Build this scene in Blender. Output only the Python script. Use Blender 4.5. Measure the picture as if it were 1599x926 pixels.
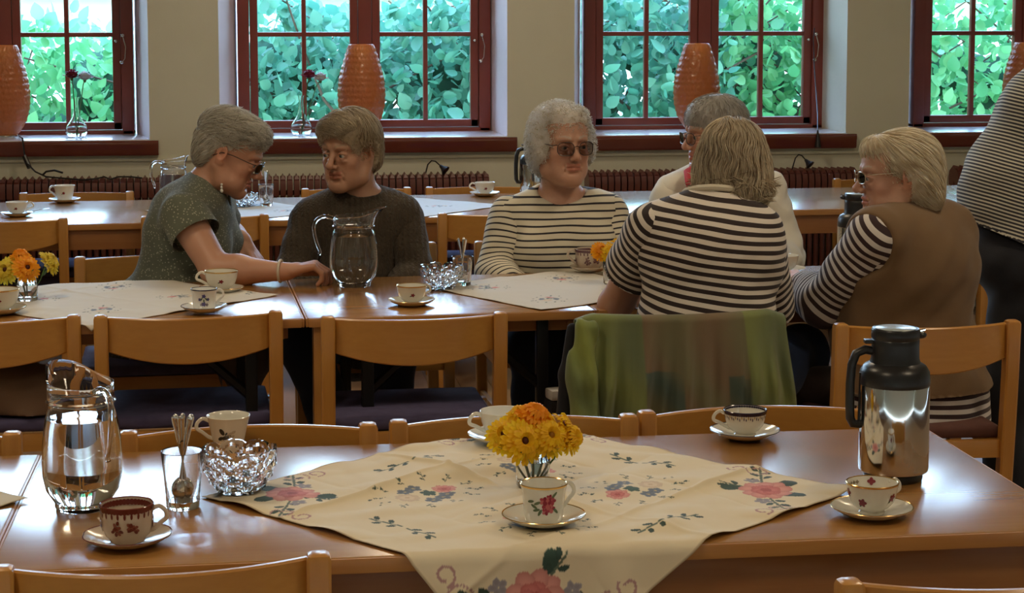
import bpy, bmesh, math, random
import numpy as np
from mathutils import Vector, Matrix, Euler
from math import pi, sin, cos, radians as R

for o in list(bpy.data.objects): bpy.data.objects.remove(o)
SC = bpy.context.scene
COL = SC.collection
random.seed(7); RNG = np.random.default_rng(7)

# ------------------------------------------------------------------ camera, sky, sun, lamps, exposure
cam = bpy.data.cameras.new('camera'); camo = bpy.data.objects.new('camera', cam); COL.objects.link(camo)
camo.location = (0, 0, 1.6)
camo.rotation_euler = Euler((R(90 - 5.5736), 0, R(-7.9278)), 'XYZ')
cam.sensor_width = 36.0; cam.lens = 36.0 * 2941.0 / 1599.0
cam.shift_y = -163.0 / 1599.0
cam.clip_end = 300
SC.camera = camo

SC.view_settings.view_transform = 'Standard'
try: SC.view_settings.look = 'None'
except Exception: pass
SC.view_settings.gamma = 1.0
SC.view_settings.use_curve_mapping = False
SC.view_settings.exposure = 0.85
SC.cycles.max_bounces = 10; SC.cycles.transmission_bounces = 10; SC.cycles.transparent_max_bounces = 12
SC.cycles.diffuse_bounces = 4; SC.cycles.glossy_bounces = 5
SC.cycles.caustics_reflective = False; SC.cycles.caustics_refractive = False
SC.cycles.sample_clamp_indirect = 6.0

wld = bpy.data.worlds.new('sky'); SC.world = wld; wld.use_nodes = True
wn = wld.node_tree.nodes; wl = wld.node_tree.links
bg = wn['Background']
# a bright, hazy, even sky: paler towards the horizon
tcs = wn.new('ShaderNodeTexCoord'); sep = wn.new('ShaderNodeSeparateXYZ'); wl.new(tcs.outputs['Generated'], sep.inputs[0])
rmp = wn.new('ShaderNodeValToRGB'); wl.new(sep.outputs['Z'], rmp.inputs['Fac']); wl.new(rmp.outputs['Color'], bg.inputs['Color'])
rmp.color_ramp.elements[0].position = 0; rmp.color_ramp.elements[0].color = (.66, .86, 1, 1)
rmp.color_ramp.elements[1].position = .45; rmp.color_ramp.elements[1].color = (.38, .62, 1, 1)
bg.inputs['Strength'].default_value = 7.5

def light(name, typ, loc, rot, energy, color, size=None, size_y=None, portal=False):
    l = bpy.data.lights.new(name, typ); l.energy = energy; l.color = color
    o = bpy.data.objects.new(name, l); COL.objects.link(o); o.location = loc; o.rotation_euler = rot
    if typ == 'AREA':
        l.shape = 'RECTANGLE'; l.size = size; l.size_y = size_y or size
        if portal: l.cycles.is_portal = True
    return o
sun = light('sun', 'SUN', (0, -5, 20), Euler((R(46), 0, R(-28))), 3.0, (1.0, .95, .86)); sun.data.angle = R(1.0)
WIN = [(-1.90, -0.60), (-0.06, 1.28), (1.79, 3.12), (3.64, 4.97)]      # window openings at the frame plane
for a, b in WIN:
    light('window_portal', 'AREA', ((a + b) / 2, 10.2, 2.1), Euler((R(-90), 0, 0)), 1, (1, 1, 1), b - a, 2.4, True)
for x, y in ((-1.2, 1.5), (2.6, 1.5), (-1.2, 4.6), (2.6, 4.6), (.7, 7.6)):
    light('ceiling_lamp_light', 'AREA', (x, y, 3.45), Euler((0, 0, 0)), 15, (1.0, .80, .55), .55, .55)

# ------------------------------------------------------------------ helpers
def tag(o, label=None, cat=None, group=None, kind=None):
    if label: o['label'] = label
    if cat: o['category'] = cat
    if group: o['group'] = group
    if kind: o['kind'] = kind
    return o
def empty(name, loc=(0, 0, 0), rz=0, label=None, cat=None, group=None, kind=None, parent=None):
    o = bpy.data.objects.new(name, None); COL.objects.link(o)
    o.location = loc; o.rotation_euler = (0, 0, rz); o.empty_display_size = .05
    if parent: o.parent = parent
    return tag(o, label, cat, group, kind)
def link(name, me, mat=None, parent=None, loc=None, rot=None, kind=None):
    o = bpy.data.objects.new(name, me); COL.objects.link(o)
    if mat and not me.materials: me.materials.append(mat)
    if parent: o.parent = parent
    if loc is not None: o.location = loc
    if rot is not None: o.rotation_euler = rot
    if kind: o['kind'] = kind
    return o
def copy_tree(o, parent=None):
    c = o.copy(); COL.objects.link(c)
    if parent: c.parent = parent
    for ch in list(o.children): copy_tree(ch, c)
    return c
def np_mesh(name, V, Q, smooth=True, attrs=None):
    V = np.asarray(V, np.float32); Q = np.asarray(Q, np.int32); n = Q.shape[1]
    me = bpy.data.meshes.new(name)
    me.vertices.add(len(V)); me.vertices.foreach_set('co', V.ravel())
    me.loops.add(Q.size); me.loops.foreach_set('vertex_index', Q.ravel())
    me.polygons.add(len(Q)); me.polygons.foreach_set('loop_start', np.arange(0, Q.size, n, dtype=np.int32))
    me.polygons.foreach_set('use_smooth', np.full(len(Q), smooth))
    me.update(calc_edges=True)
    for k, a in (attrs or {}).items(): set_attr(me, k, a)
    return me
def set_attr(me, k, a):
    a = np.asarray(a, np.float32)
    if a.ndim == 1:
        at = me.attributes.new(k, 'FLOAT', 'POINT'); at.data.foreach_set('value', a)
    else:
        at = me.attributes.new(k, 'FLOAT_COLOR', 'POINT')
        at.data.foreach_set('color', np.hstack([a, np.ones((len(a), 1), np.float32)]).astype(np.float32).ravel())

class MB:
    """collects shapes; build() links them as ONE mesh object"""
    def __init__(s): s.v = []; s.f = []; s.c = []; s.col = None
    def add(s, vs, fs, col=None):
        b = len(s.v); s.v += [tuple(v) for v in vs]; s.f += [tuple(b + i for i in f) for f in fs]
        s.c += [col or s.col or (1, 1, 1)] * len(vs)
        return s
    def box(s, lo, hi, ch=0.0, M=None, col=None):
        x0, y0, z0 = lo; x1, y1, z1 = hi
        bm = bmesh.new(); bmesh.ops.create_cube(bm, size=1)
        for v in bm.verts: v.co = Vector(((x0 + x1) / 2 + v.co.x * (x1 - x0), (y0 + y1) / 2 + v.co.y * (y1 - y0), (z0 + z1) / 2 + v.co.z * (z1 - z0)))
        if ch: bmesh.ops.bevel(bm, geom=bm.edges[:], offset=ch, segments=2, profile=.6, affect='EDGES')
        if M: bmesh.ops.transform(bm, matrix=M, verts=bm.verts)
        bm.verts.index_update()
        s.add([v.co[:] for v in bm.verts], [[v.index for v in f.verts] for f in bm.faces], col); bm.free(); return s
    def lathe(s, prof, n=32, M=None, f=None, closed=False, col=None):
        """prof: list of (r, z); f(r, z, a) may return a changed (r, z)"""
        vs = []; fs = []
        for r, z in prof:
            for i in range(n):
                a = 2 * pi * i / n; rr, zz = (r, z) if f is None else f(r, z, a)
                vs.append(Vector((rr * cos(a), rr * sin(a), zz)))
        m = len(prof)
        for j in range(m - 1 + (1 if closed else 0)):
            for i in range(n):
                a, b = j % m, (j + 1) % m
                fs.append((a * n + i, a * n + (i + 1) % n, b * n + (i + 1) % n, b * n + i))
        if M: vs = [M @ v for v in vs]
        s.add(vs, fs, col); return s
    def tube(s, pts, r, n=8, cap=True, flat=1.0, col=None, up=None):
        pts = [Vector(p) for p in pts]; m = len(pts)
        rs = [r] * m if not hasattr(r, '__len__') else list(r)
        T = []
        for i in range(m):
            t = pts[min(i + 1, m - 1)] - pts[max(i - 1, 0)]
            T.append(t.normalized() if t.length > 1e-9 else Vector((0, 0, 1)))
        ref = Vector(up) if up else (Vector((0, 0, 1)) if abs(T[0].z) < .9 else Vector((1, 0, 0)))
        N = (ref - T[0] * ref.dot(T[0])).normalized(); vs = []; fs = []
        for i in range(m):
            N = (N - T[i] * N.dot(T[i])).normalized(); B = T[i].cross(N)
            for k in range(n):
                a = 2 * pi * k / n; vs.append(pts[i] + (N * cos(a) * flat + B * sin(a)) * rs[i])
        for i in range(m - 1):
            for k in range(n): fs.append((i * n + k, i * n + (k + 1) % n, (i + 1) * n + (k + 1) % n, (i + 1) * n + k))
        if cap: fs.append(tuple(range(n))[::-1]); fs.append(tuple((m - 1) * n + k for k in range(n)))
        s.add(vs, fs, col); return s
    def ball(s, c, r, n=12, m=8, col=None, M=None):
        r = r if hasattr(r, '__len__') else (r, r, r); vs = []; fs = []
        for j in range(m + 1):
            t = pi * j / m
            for i in range(n):
                a = 2 * pi * i / n; v = Vector((r[0] * sin(t) * cos(a), r[1] * sin(t) * sin(a), r[2] * cos(t)))
                if M: v = M @ v
                vs.append(v + Vector(c))
        for j in range(m):
            for i in range(n): fs.append((j * n + i, (j + 1) * n + i, (j + 1) * n + (i + 1) % n, j * n + (i + 1) % n))
        s.add(vs, fs, col); return s
    def mesh(s, name='mesh', smooth=40):
        me = bpy.data.meshes.new(name); me.from_pydata(s.v, [], s.f); me.validate(); me.update()
        bm = bmesh.new(); bm.from_mesh(me); bmesh.ops.remove_doubles(bm, verts=bm.verts, dist=1e-6)
        bmesh.ops.recalc_face_normals(bm, faces=bm.faces); bm.to_mesh(me); bm.free()
        if smooth:
            me.polygons.foreach_set('use_smooth', [True] * len(me.polygons)); me.set_sharp_from_angle(angle=R(smooth))
        return me
    def cmesh(s, name='mesh', smooth=40):
        """keeps per-vertex colours (attribute col)"""
        me = bpy.data.meshes.new(name); me.from_pydata(s.v, [], s.f)
        set_attr(me, 'col', np.array(s.c)); me.update()
        if smooth:
            me.polygons.foreach_set('use_smooth', [True] * len(me.polygons)); me.set_sharp_from_angle(angle=R(smooth))
        return me
    def build(s, name, mat, parent=None, smooth=40, loc=None, rot=None, kind=None):
        return link(name, s.mesh(name, smooth), mat, parent, loc, rot, kind)
def curve(pts, n=4):
    """smooth curve through the points"""
    p = [Vector(q) for q in pts]; out = []
    for i in range(len(p) - 1):
        a, b, c, d = p[max(i - 1, 0)], p[i], p[i + 1], p[min(i + 2, len(p) - 1)]
        for k in range(n):
            t = k / n; out.append(.5 * (2 * b + (c - a) * t + (2 * a - 5 * b + 4 * c - d) * t * t + (3 * b - a - 3 * c + d) * t ** 3))
    return out + [p[-1]]
def TR(x=0, y=0, z=0, rx=0, ry=0, rz=0, sc=1):
    return Matrix.Translation((x, y, z)) @ Euler((rx, ry, rz)).to_matrix().to_4x4() @ Matrix.Scale(sc, 4)

# ------------------------------------------------------------------ materials
def mat(name, col=(.5, .5, .5), rough=.5, **k):
    m = bpy.data.materials.new(name); m.use_nodes = True
    b = m.node_tree.nodes['Principled BSDF']
    b.inputs['Base Color'].default_value = (*col, 1); b.inputs['Roughness'].default_value = rough
    for kk, v in k.items(): b.inputs[kk.replace('_', ' ')].default_value = v
    return m
def N(m, t, **k):
    n = m.node_tree.nodes.new(t)
    for kk, v in k.items(): setattr(n, kk, v)
    return n
def L(m, a, b): m.node_tree.links.new(a, b)
def coords(m, kind='Object', scale=(1, 1, 1)):
    t = N(m, 'ShaderNodeTexCoord'); mp = N(m, 'ShaderNodeMapping'); mp.inputs['Scale'].default_value = scale
    L(m, t.outputs[kind], mp.inputs['Vector']); return mp.outputs['Vector']
def ramp(m, fac, stops):
    r = N(m, 'ShaderNodeValToRGB'); e = r.color_ramp.elements
    while len(e) < len(stops): e.new(.5)
    for i, (p, c) in enumerate(stops): e[i].position = p; e[i].color = (*c, 1)
    L(m, fac, r.inputs['Fac']); return r.outputs['Color']
def noise(m, vec, scale=5, detail=4, rough=.5, dist=0):
    n = N(m, 'ShaderNodeTexNoise'); n.inputs['Scale'].default_value = scale; n.inputs['Detail'].default_value = detail
    n.inputs['Roughness'].default_value = rough; n.inputs['Distortion'].default_value = dist
    L(m, vec, n.inputs['Vector']); return n.outputs['Fac']
def bump(m, h, strength=.3, dist=.002):
    b = N(m, 'ShaderNodeBump'); b.inputs['Strength'].default_value = strength; b.inputs['Distance'].default_value = dist
    L(m, h, b.inputs['Height']); L(m, b.outputs['Normal'], m.node_tree.nodes['Principled BSDF'].inputs['Normal'])
def P(m): return m.node_tree.nodes['Principled BSDF']
def two(name, c1, c2, rough, scale=6, stretch=(1, 1, 1), bs=0, bscale=200, detail=5, **k):
    m = mat(name, c1, rough, **k); v = coords(m, 'Object', stretch)
    L(m, ramp(m, noise(m, v, scale, detail), [(.3, c1), (.7, c2)]), P(m).inputs['Base Color'])
    if bs: bump(m, noise(m, coords(m), bscale, 2), bs)
    return m
def wood(name, c1, c2, rough=.3, axis=0, coat=.2, gscale=22):
    st = [1, 1, 1]; st[axis] = .06
    m = mat(name, c1, rough); v = coords(m, 'Object', tuple(st))
    n1 = noise(m, v, gscale, 6, .6, .4); n2 = noise(m, v, gscale * 6, 3, .6)
    mx = N(m, 'ShaderNodeMath', operation='MULTIPLY_ADD'); mx.inputs[1].default_value = .35
    L(m, n2, mx.inputs[0]); L(m, n1, mx.inputs[2])
    L(m, ramp(m, mx.outputs[0], [(.45, c1), (.85, c2)]), P(m).inputs['Base Color'])
    P(m).inputs['Coat Weight'].default_value = coat; P(m).inputs['Coat Roughness'].default_value = .19
    bump(m, n2, .08, .0008); return m
def glass(name, col=(1, 1, 1), rough=.0, ior=1.45):
    m = mat(name, col, rough); P(m).inputs['Transmission Weight'].default_value = 1; P(m).inputs['IOR'].default_value = ior
    return m
def vcol(name, rough=.5, attr='col', **k):
    m = mat(name, (.5, .5, .5), rough, **k); a = N(m, 'ShaderNodeAttribute', attribute_name=attr)
    L(m, a.outputs['Color'], P(m).inputs['Base Color']); return m
M_ = {}
M_['wall'] = two('wall_paint', (.68, .66, .54), (.64, .62, .50), .9, 3, bs=.15, bscale=120)
M_['reveal'] = two('reveal_paint', (.84, .73, .74), (.80, .68, .70), .8, 4, bs=.1, bscale=90)
M_['ceiling'] = mat('ceiling_paint', (.72, .68, .58), .9)
M_['red'] = two('red_brown_paint', (.25, .055, .036), (.20, .042, .028), .30, 4, (1, 1, 1), .08, 60)
M_['radiator'] = two('radiator_enamel', (.15, .04, .028), (.11, .03, .022), .42, 8)
def thin_glass(name, tint, k=.05):
    m = mat(name); nt = m.node_tree; t = N(m, 'ShaderNodeBsdfTransparent'); t.inputs['Color'].default_value = (*tint, 1)
    g = N(m, 'ShaderNodeBsdfGlossy'); g.inputs['Roughness'].default_value = .02; fr = N(m, 'ShaderNodeFresnel'); fr.inputs['IOR'].default_value = 1.22
    mx = N(m, 'ShaderNodeMixShader'); L(m, fr.outputs[0], mx.inputs[0]); L(m, t.outputs[0], mx.inputs[1]); L(m, g.outputs[0], mx.inputs[2])
    L(m, mx.outputs[0], nt.nodes['Material Output'].inputs['Surface']); return m
M_['pane'] = thin_glass('window_pane', (.97, .99, .99))
M_['table'] = wood('table_beech', (.44, .22, .058), (.34, .155, .038), .24, 0, .7, 16)
M_['edge'] = wood('table_edge_beech', (.50, .25, .075), (.40, .18, .05), .35, 0, .2, 16)
M_['apron'] = wood('apron_beech', (.36, .16, .05), (.29, .12, .035), .4, 0, .1, 16)
M_['chair'] = wood('chair_beech', (.54, .265, .056), (.44, .195, .036), .34, 0, .3, 14)
M_['chairv'] = wood('chair_post_beech', (.54, .265, .056), (.44, .195, .036), .34, 2, .3, 14)
M_['black_metal'] = mat('black_metal', (.012, .012, .013), .35, Metallic=.6)
M_['black'] = mat('black_plastic', (.013, .013, .014), .32)
M_['steel'] = mat('brushed_steel', (.62, .60, .57), .07, Metallic=1.0)
M_['chrome'] = mat('chrome', (.8, .8, .8), .12, Metallic=1.0)
M_['gold'] = mat('gilt', (.75, .5, .2), .2, Metallic=1.0)
M_['glass'] = glass('clear_glass')
M_['water'] = glass('water', (.97, 1, 1), 0, 1.33)
M_['porcelain'] = mat('porcelain', (.74, .71, .62), .12, Coat_Weight=.4)
M_['porcelain2'] = mat('white_porcelain', (.80, .80, .76), .12, Coat_Weight=.4)
M_['motif'] = vcol('painted_motif', .15)
M_['purple'] = two('purple_upholstery', (.085, .075, .16), (.065, .055, .125), .85, 30, bs=.3, bscale=900)
M_['brownseat'] = two('brown_upholstery', (.10, .035, .025), (.08, .028, .02), .8, 30, bs=.3, bscale=900)

# ------------------------------------------------------------------ the room
YW, YF = 9.6, 10.05          # wall face, window frame plane
def pl(name, mb, m, kind='structure', parent=None, smooth=0): return mb.build(name, m, parent, smooth, kind=kind)
# floor: boards run towards the windows
fl = MB(); fl.box((-6, -2.5, -.12), (7, YW + .45, -.012)); fo = pl('floor', fl, mat('subfloor', (.2, .12, .07), .8))
fm = wood('floor_boards', (.46, .30, .17), (.36, .22, .115), .38, 1, .15, 9)
bdm = MB().box((-.0645, -2.45, -.0115), (.0645, YW - .01, 0), .0015).mesh('floor_board', 0); bdm.materials.append(fm)
for i in range(60):
    b = link('floor_board', bdm, None, fo); b.location = (-2.6 + i * .131, 0, 0)
outer = []
for i, (a, b) in enumerate(WIN): outer.append((a + .105 if 0 else None))
# openings at the wall face: a little wider than the frames (splayed reveals)
WF = [(-2.02, -.50), (-.151, 1.312), (1.662, 3.117), (3.461, 5.0)]
ZS, ZT = .93, 3.25
ctop = 3.5
wb = MB()
xs = [-6] + [v for w in WF for v in w] + [7]
for i in range(0, len(xs), 2): wb.box((xs[i], YW, 0), (xs[i + 1], YF + .12, ctop))
for a, b in WF:
    wb.box((a, YW, 0), (b, YF + .12, ZS)); wb.box((a, YW, ZT), (b, YF + .12, ctop))
pl('wall_back', wb, M_['wall'])
# splayed reveal linings: thin wedges
for (a, b), (c, d) in zip(WF, WIN):
    mb = MB()
    for (w, f_, s) in ((a, c, 1), (b, d, -1)):
        vs = [(w, YW - .001, ZS), (f_, YF + .1, ZS), (w - s * .001, YF + .1, ZS), (w, YW - .001, ZT), (f_, YF + .1, ZT), (w - s * .001, YF + .1, ZT)]
        mb.add(vs, [(0, 1, 4, 3), (1, 2, 5, 4), (2, 0, 3, 5), (0, 2, 1), (3, 4, 5)])
    mb.box((a, YW - .001, ZT - .02), (b, YF + .1, ZT))
    pl('trim_%d' % (WIN.index((c, d)) + 5), mb, M_['reveal'])
pl('wall_left', MB().box((-6.1, -2.6, 0), (-6, YF + .1, ctop)), M_['wall'])
pl('wall_right', MB().box((7, -2.6, 0), (7.1, YF + .1, ctop)), M_['wall'])
pl('wall_front', MB().box((-6, -2.7, 0), (7, -2.6, ctop)), M_['wall'])
pl('ceiling', MB().box((-6.2, -2.8, ctop), (7.2, YF + .3, ctop + .15)), M_['ceiling'])
# a shallow step under the sills
pl('trim_9', MB().box((-6, YW - .012, .835), (7, YW, .85), .003), M_['wall'], smooth=40)
# windows
def windows():
    k = 0
    for (a, b), (wa, wb_) in zip(WIN, WF):
        k += 1
        w = empty('window_%d' % k, ((a + b) / 2, YF, ZS), kind='structure')
        W2 = (b - a) / 2; z1 = ZT - ZS - .02
        f = MB()
        f.box((-W2, -.03, .012), (-W2 + .062, .07, z1), .006); f.box((W2 - .062, -.03, .012), (W2, .07, z1), .006)
        f.box((-W2, -.03, .012), (W2, .07, .035), .004); f.box((-W2, -.03, z1 - .06), (W2, .07, z1), .006)
        f.box((-.036, -.02, .03), (.036, .07, z1), .006)
        f.build('window_frame', M_['red'], w)
        mm = MB().box((-W2 + .06, -.05, .0), (-.034, 0, .1)).mesh()
        for s in (-1, 1):
            x0, x1 = (-W2 + .064, -.038) if s < 0 else (.038, W2 - .064)
            zb, zt_ = .038, z1 - .064
            sh = MB(); st = .042
            sh.box((x0, -.012, zb), (x0 + st, .035, zt_), .004); sh.box((x1 - st, -.012, zb), (x1, .035, zt_), .004)
            sh.box((x0, -.012, zb), (x1, .035, zb + .040), .004); sh.box((x0, -.012, zt_ - st), (x1, .035, zt_), .004)
            so = sh.build('sash', M_['red'], w)
            gx0, gx1, gz0, gz1 = x0 + st, x1 - st, zb + .04, zt_ - st
            mz = [1.463 - ZS + i * .458 for i in range(0, 4)]
            xm = (gx0 + gx1) / 2; mw = .012
            MB().box((xm - mw, -.006, gz0 - .002), (xm + mw, .03, gz1 + .002), .003).build('muntin', M_['red'], so)
            for z in mz: MB().box((gx0 - .002, -.005, z - .012), (gx1 + .002, .029, z + .012), .003).build('muntin', M_['red'], so)
            zz = [gz0] + mz + [gz1]
            for q in range(len(zz) - 1):
                for (p0, p1) in ((gx0, xm), (xm, gx1)):
                    MB().box((p0, .01, zz[q]), (p1, .013, zz[q + 1])).build('pane', M_['pane'], so)
        # stay hooks on the right casement and frame
        for (hx, hz) in ((W2 - .05, 1.46 - ZS), (W2 - .055, 1.32 - ZS)):
            h = MB(); h.ball((hx, -.05, hz), .011); h.tube([(hx, -.02, hz), (hx, -.05, hz)], .005)
            h.build('window_hook', M_['chrome'], w)
        h = MB(); h.tube([(W2 - .05, -.05, 1.46 - ZS), (W2 - .035, -.052, 1.40 - ZS), (W2 - .04, -.05, 1.34 - ZS), (W2 - .055, -.05, 1.32 - ZS)], .003)
        h.ball((W2 - .085, -.03, 1.43 - ZS), .009); h.build('stay_hook', M_['chrome'], w)
        # sill board with a moulded front
        sl = MB(); y0 = YW - YF - .055
        cx = (wa + wb_) / 2 - (a + b) / 2; hw = (wb_ - wa) / 2 + .045
        prof = [(y0 + .012, -.062), (y0 + .006, -.05), (y0 + .004, -.02), (y0, -.01), (y0, .004), (y0 + .006, .012), (.0, .012), (.0, -.005), (y0 + .06, -.062)]
        n = len(prof); vs = [(cx + sx * hw, y, z) for sx in (-1, 1) for (y, z) in prof]
        fs = [(i, (i + 1) % n, n + (i + 1) % n, n + i) for i in range(n)] + [tuple(range(n))[::-1], tuple(range(n, 2 * n))]
        sl.add(vs, fs); sl.build('window_sill', M_['sill'], w, 25)
        MB().box((cx - (wb_ - wa) / 2 + .002, YW - YF - .038, .011), (cx + (wb_ - wa) / 2 - .002, -.03, .0165), .002).build('sill_top', M_['silltop'], w)
M_['silltop'] = two('pale_sill_top', (.78, .74, .76), (.72, .67, .70), .25, 5, Coat_Weight=.4)
M_['sill'] = two('sill_gloss_paint', (.17, .04, .028), (.13, .03, .02), .14, 4, Coat_Weight=.6)
windows()

# ------------------------------------------------------------------ outside: sunlit lawn, added pale house, shrubs
M_['leafA'] = M_['leafB'] = None
def leaf_mat(name, c1, c2):
    m = mat(name, c1, .38); nt = m.node_tree
    oi = N(m, 'ShaderNodeObjectInfo'); g = N(m, 'ShaderNodeNewGeometry')
    ad = N(m, 'ShaderNodeMath', operation='FRACT'); a2 = N(m, 'ShaderNodeMath', operation='ADD')
    L(m, oi.outputs['Random'], a2.inputs[0]); L(m, g.outputs['Random Per Island'], a2.inputs[1]); L(m, a2.outputs[0], ad.inputs[0])
    c = ramp(m, ad.outputs[0], [(0, c1), (1, c2)]); L(m, c, P(m).inputs['Base Color'])
    tr = N(m, 'ShaderNodeBsdfTranslucent'); L(m, c, tr.inputs['Color'])
    mx = N(m, 'ShaderNodeMixShader'); mx.inputs[0].default_value = .38
    L(m, P(m).outputs[0], mx.inputs[1]); L(m, tr.outputs[0], mx.inputs[2]); L(m, mx.outputs[0], nt.nodes['Material Output'].inputs['Surface'])
    return m
LEAF = [leaf_mat('leaf_blue_green', (.075, .28, .20), (.19, .46, .32)), leaf_mat('leaf_green', (.08, .34, .15), (.23, .54, .25))]
M_['inner'] = two('shade_coloured_core', (.012, .055, .035), (.03, .10, .06), .9, 14, bs=1, bscale=22)  # darkened green, the shade between the leaves put into the colour
M_['twig'] = mat('twig', (.10, .06, .04), .8)
MB().box((-30, YF + .3, -.3), (40, 60, -.2)).build('lawn', two('lawn_grass', (.16, .34, .12), (.22, .42, .16), .9, 6, bs=.5, bscale=40), kind='structure')
LO = [(0, 0), (.20, .06), (.35, .26), (.36, .50), (.22, .78), (0, 1.04), (-.22, .78), (-.36, .50), (-.35, .26), (-.20, .06)]
LV = np.array([(x, y, .10 * abs(x) - .12 * y * y) for x, y in LO] + [(0, .26, -.045), (0, .50, -.07), (0, .78, -.10)], float)
LF = [(0, 1, 10), (1, 2, 10), (2, 3, 11), (2, 11, 10), (3, 4, 12), (3, 12, 11), (4, 5, 12), (5, 6, 12), (6, 7, 12), (7, 11, 12), (7, 8, 11), (8, 10, 11), (8, 9, 10), (9, 0, 10)]
leafme = []
for mm in LEAF:
    me = bpy.data.meshes.new('leaf'); me.from_pydata([tuple(v) for v in LV], [], LF); me.materials.append(mm)
    me.polygons.foreach_set('use_smooth', [True] * len(LF)); leafme.append(me)
def shrub(x0, x1, y0, y1, z1, kind, n_big, n_stuff, label, seed, top=None):
    rg = np.random.default_rng(seed); root = empty('shrub', ((x0 + x1) / 2, (y0 + y1) / 2, -.2), 0, label, 'shrub', 'shrubs outside the windows')
    ox, oy, oz = root.location
    # stems
    st = MB()
    for i in range(14):
        x = rg.uniform(x0, x1); y = rg.uniform(y0 + .1, y1); pts = [(x - ox, y - oy, 0)]
        for q in range(1, 7): pts.append((x - ox + rg.normal() * .07 * q, y - oy + rg.normal() * .03 * q, q * (z1 + .1) / 6))
        st.tube(pts, [.018 - .002 * q for q in range(7)], 5)
    st.build('stem', M_['twig'], root)
    co = MB(); rc = random.Random(seed)  # solid balls behind the leaves, coloured dark as shaded gaps
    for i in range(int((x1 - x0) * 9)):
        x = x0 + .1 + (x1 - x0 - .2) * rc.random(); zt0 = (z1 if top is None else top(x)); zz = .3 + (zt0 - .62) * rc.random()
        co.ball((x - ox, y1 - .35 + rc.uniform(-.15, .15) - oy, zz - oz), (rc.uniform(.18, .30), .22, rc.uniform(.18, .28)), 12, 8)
    co.build('shade_coloured_core', M_['inner'], root, kind='stuff')
    for i in range(n_big):
        x = rg.uniform(x0, x1); zt = z1 if top is None else top(x)
        z = .75 + (zt - .7) * rg.uniform(0, 1) ** .9; y = y0 + abs(rg.normal()) * .10
        o = link('leaf', leafme[kind], None, root); s = rg.uniform(.075, .125)
        o.location = (x - ox, y - oy, z - oz); o.scale = (s, s, s)
        o.rotation_euler = (rg.uniform(.5, 1.5), rg.normal() * .5, rg.uniform(-1.4, 1.4) + pi * (rg.random() < .5))
    # the mass of smaller leaves behind
    n = n_stuff; X = rg.uniform(x0, x1, n); Y = y0 + .06 + (y1 - y0) * rg.random(n) ** 1.4
    zt = np.full(n, z1) if top is None else np.array([top(v) for v in X])
    Z = .2 + (zt - .2) * rg.random(n) ** .75 + rg.normal(size=n) * .06
    S = rg.uniform(.055, .11, n); V = np.empty((n, 13, 3)); 
    for i in range(n):
        e = Euler((rg.uniform(.3, 1.7), rg.normal() * .6, rg.uniform(0, 2 * pi))).to_matrix()
        V[i] = (LV * S[i]) @ np.array(e).T + (X[i] - ox, Y[i] - oy, Z[i] - oz)
    tris = np.array(LF)
    Q = (tris[None] + 13 * np.arange(n)[:, None, None]).reshape(-1, 3)
    link('foliage', np_mesh('foliage', V.reshape(-1, 3), Q), LEAF[kind], root, kind='stuff')
shrub(-2.6, -.15, 11.7, 12.9, 1.44, 1, 230, 3200, 'light green shrub outside the leftmost window with bright white above it', 1, lambda x: 1.43 + .10 * sin(x * 5 + 1))
shrub(-.15, 1.75, 11.7, 12.9, 1.75, 0, 230, 3600, 'tall blue green shrub outside the window behind the brown sweater', 2, lambda x: 1.66 + .12 * sin(x * 4.1 + 2.2))
shrub(1.9, 3.0, 11.5, 12.9, 1.8, 0, 170, 2600, 'bluish leafy shrub outside the left half of the third window', 3)
shrub(3.0, 4.15, 11.6, 12.9, 1.8, 1, 170, 2600, 'bright green shrub outside the right half of the third window', 4)
shrub(4.25, 6.4, 11.6, 12.9, 1.8, 1, 200, 3200, 'green shrub with gaps of light outside the rightmost window', 5)
def far_house():  # house added so that bright white shows through gaps in the shrubs
    r = empty('added_house', (0, 19, -.2), 0, 'added pale house giving the white behind the shrubs outside the windows', 'building')
    w = MB().box((-9, 0, 0), (16, 4, 1.9), .02).build('wall', two('white_render', (.85, .84, .8), (.78, .78, .75), .9, 3), r)
    rf = MB(); rf.add([(-9.3, -.3, 1.9), (16.3, -.3, 1.9), (16.3, 2, 2.4), (-9.3, 2, 2.4), (-9.3, 4.3, 1.9), (16.3, 4.3, 1.9)], [(0, 1, 2, 3), (3, 2, 5, 4), (0, 3, 4), (1, 5, 2), (0, 4, 5, 1)])
    rf.build('roof', mat('roof_tiles', (.3, .1, .06), .8), r)
far_house()

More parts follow.
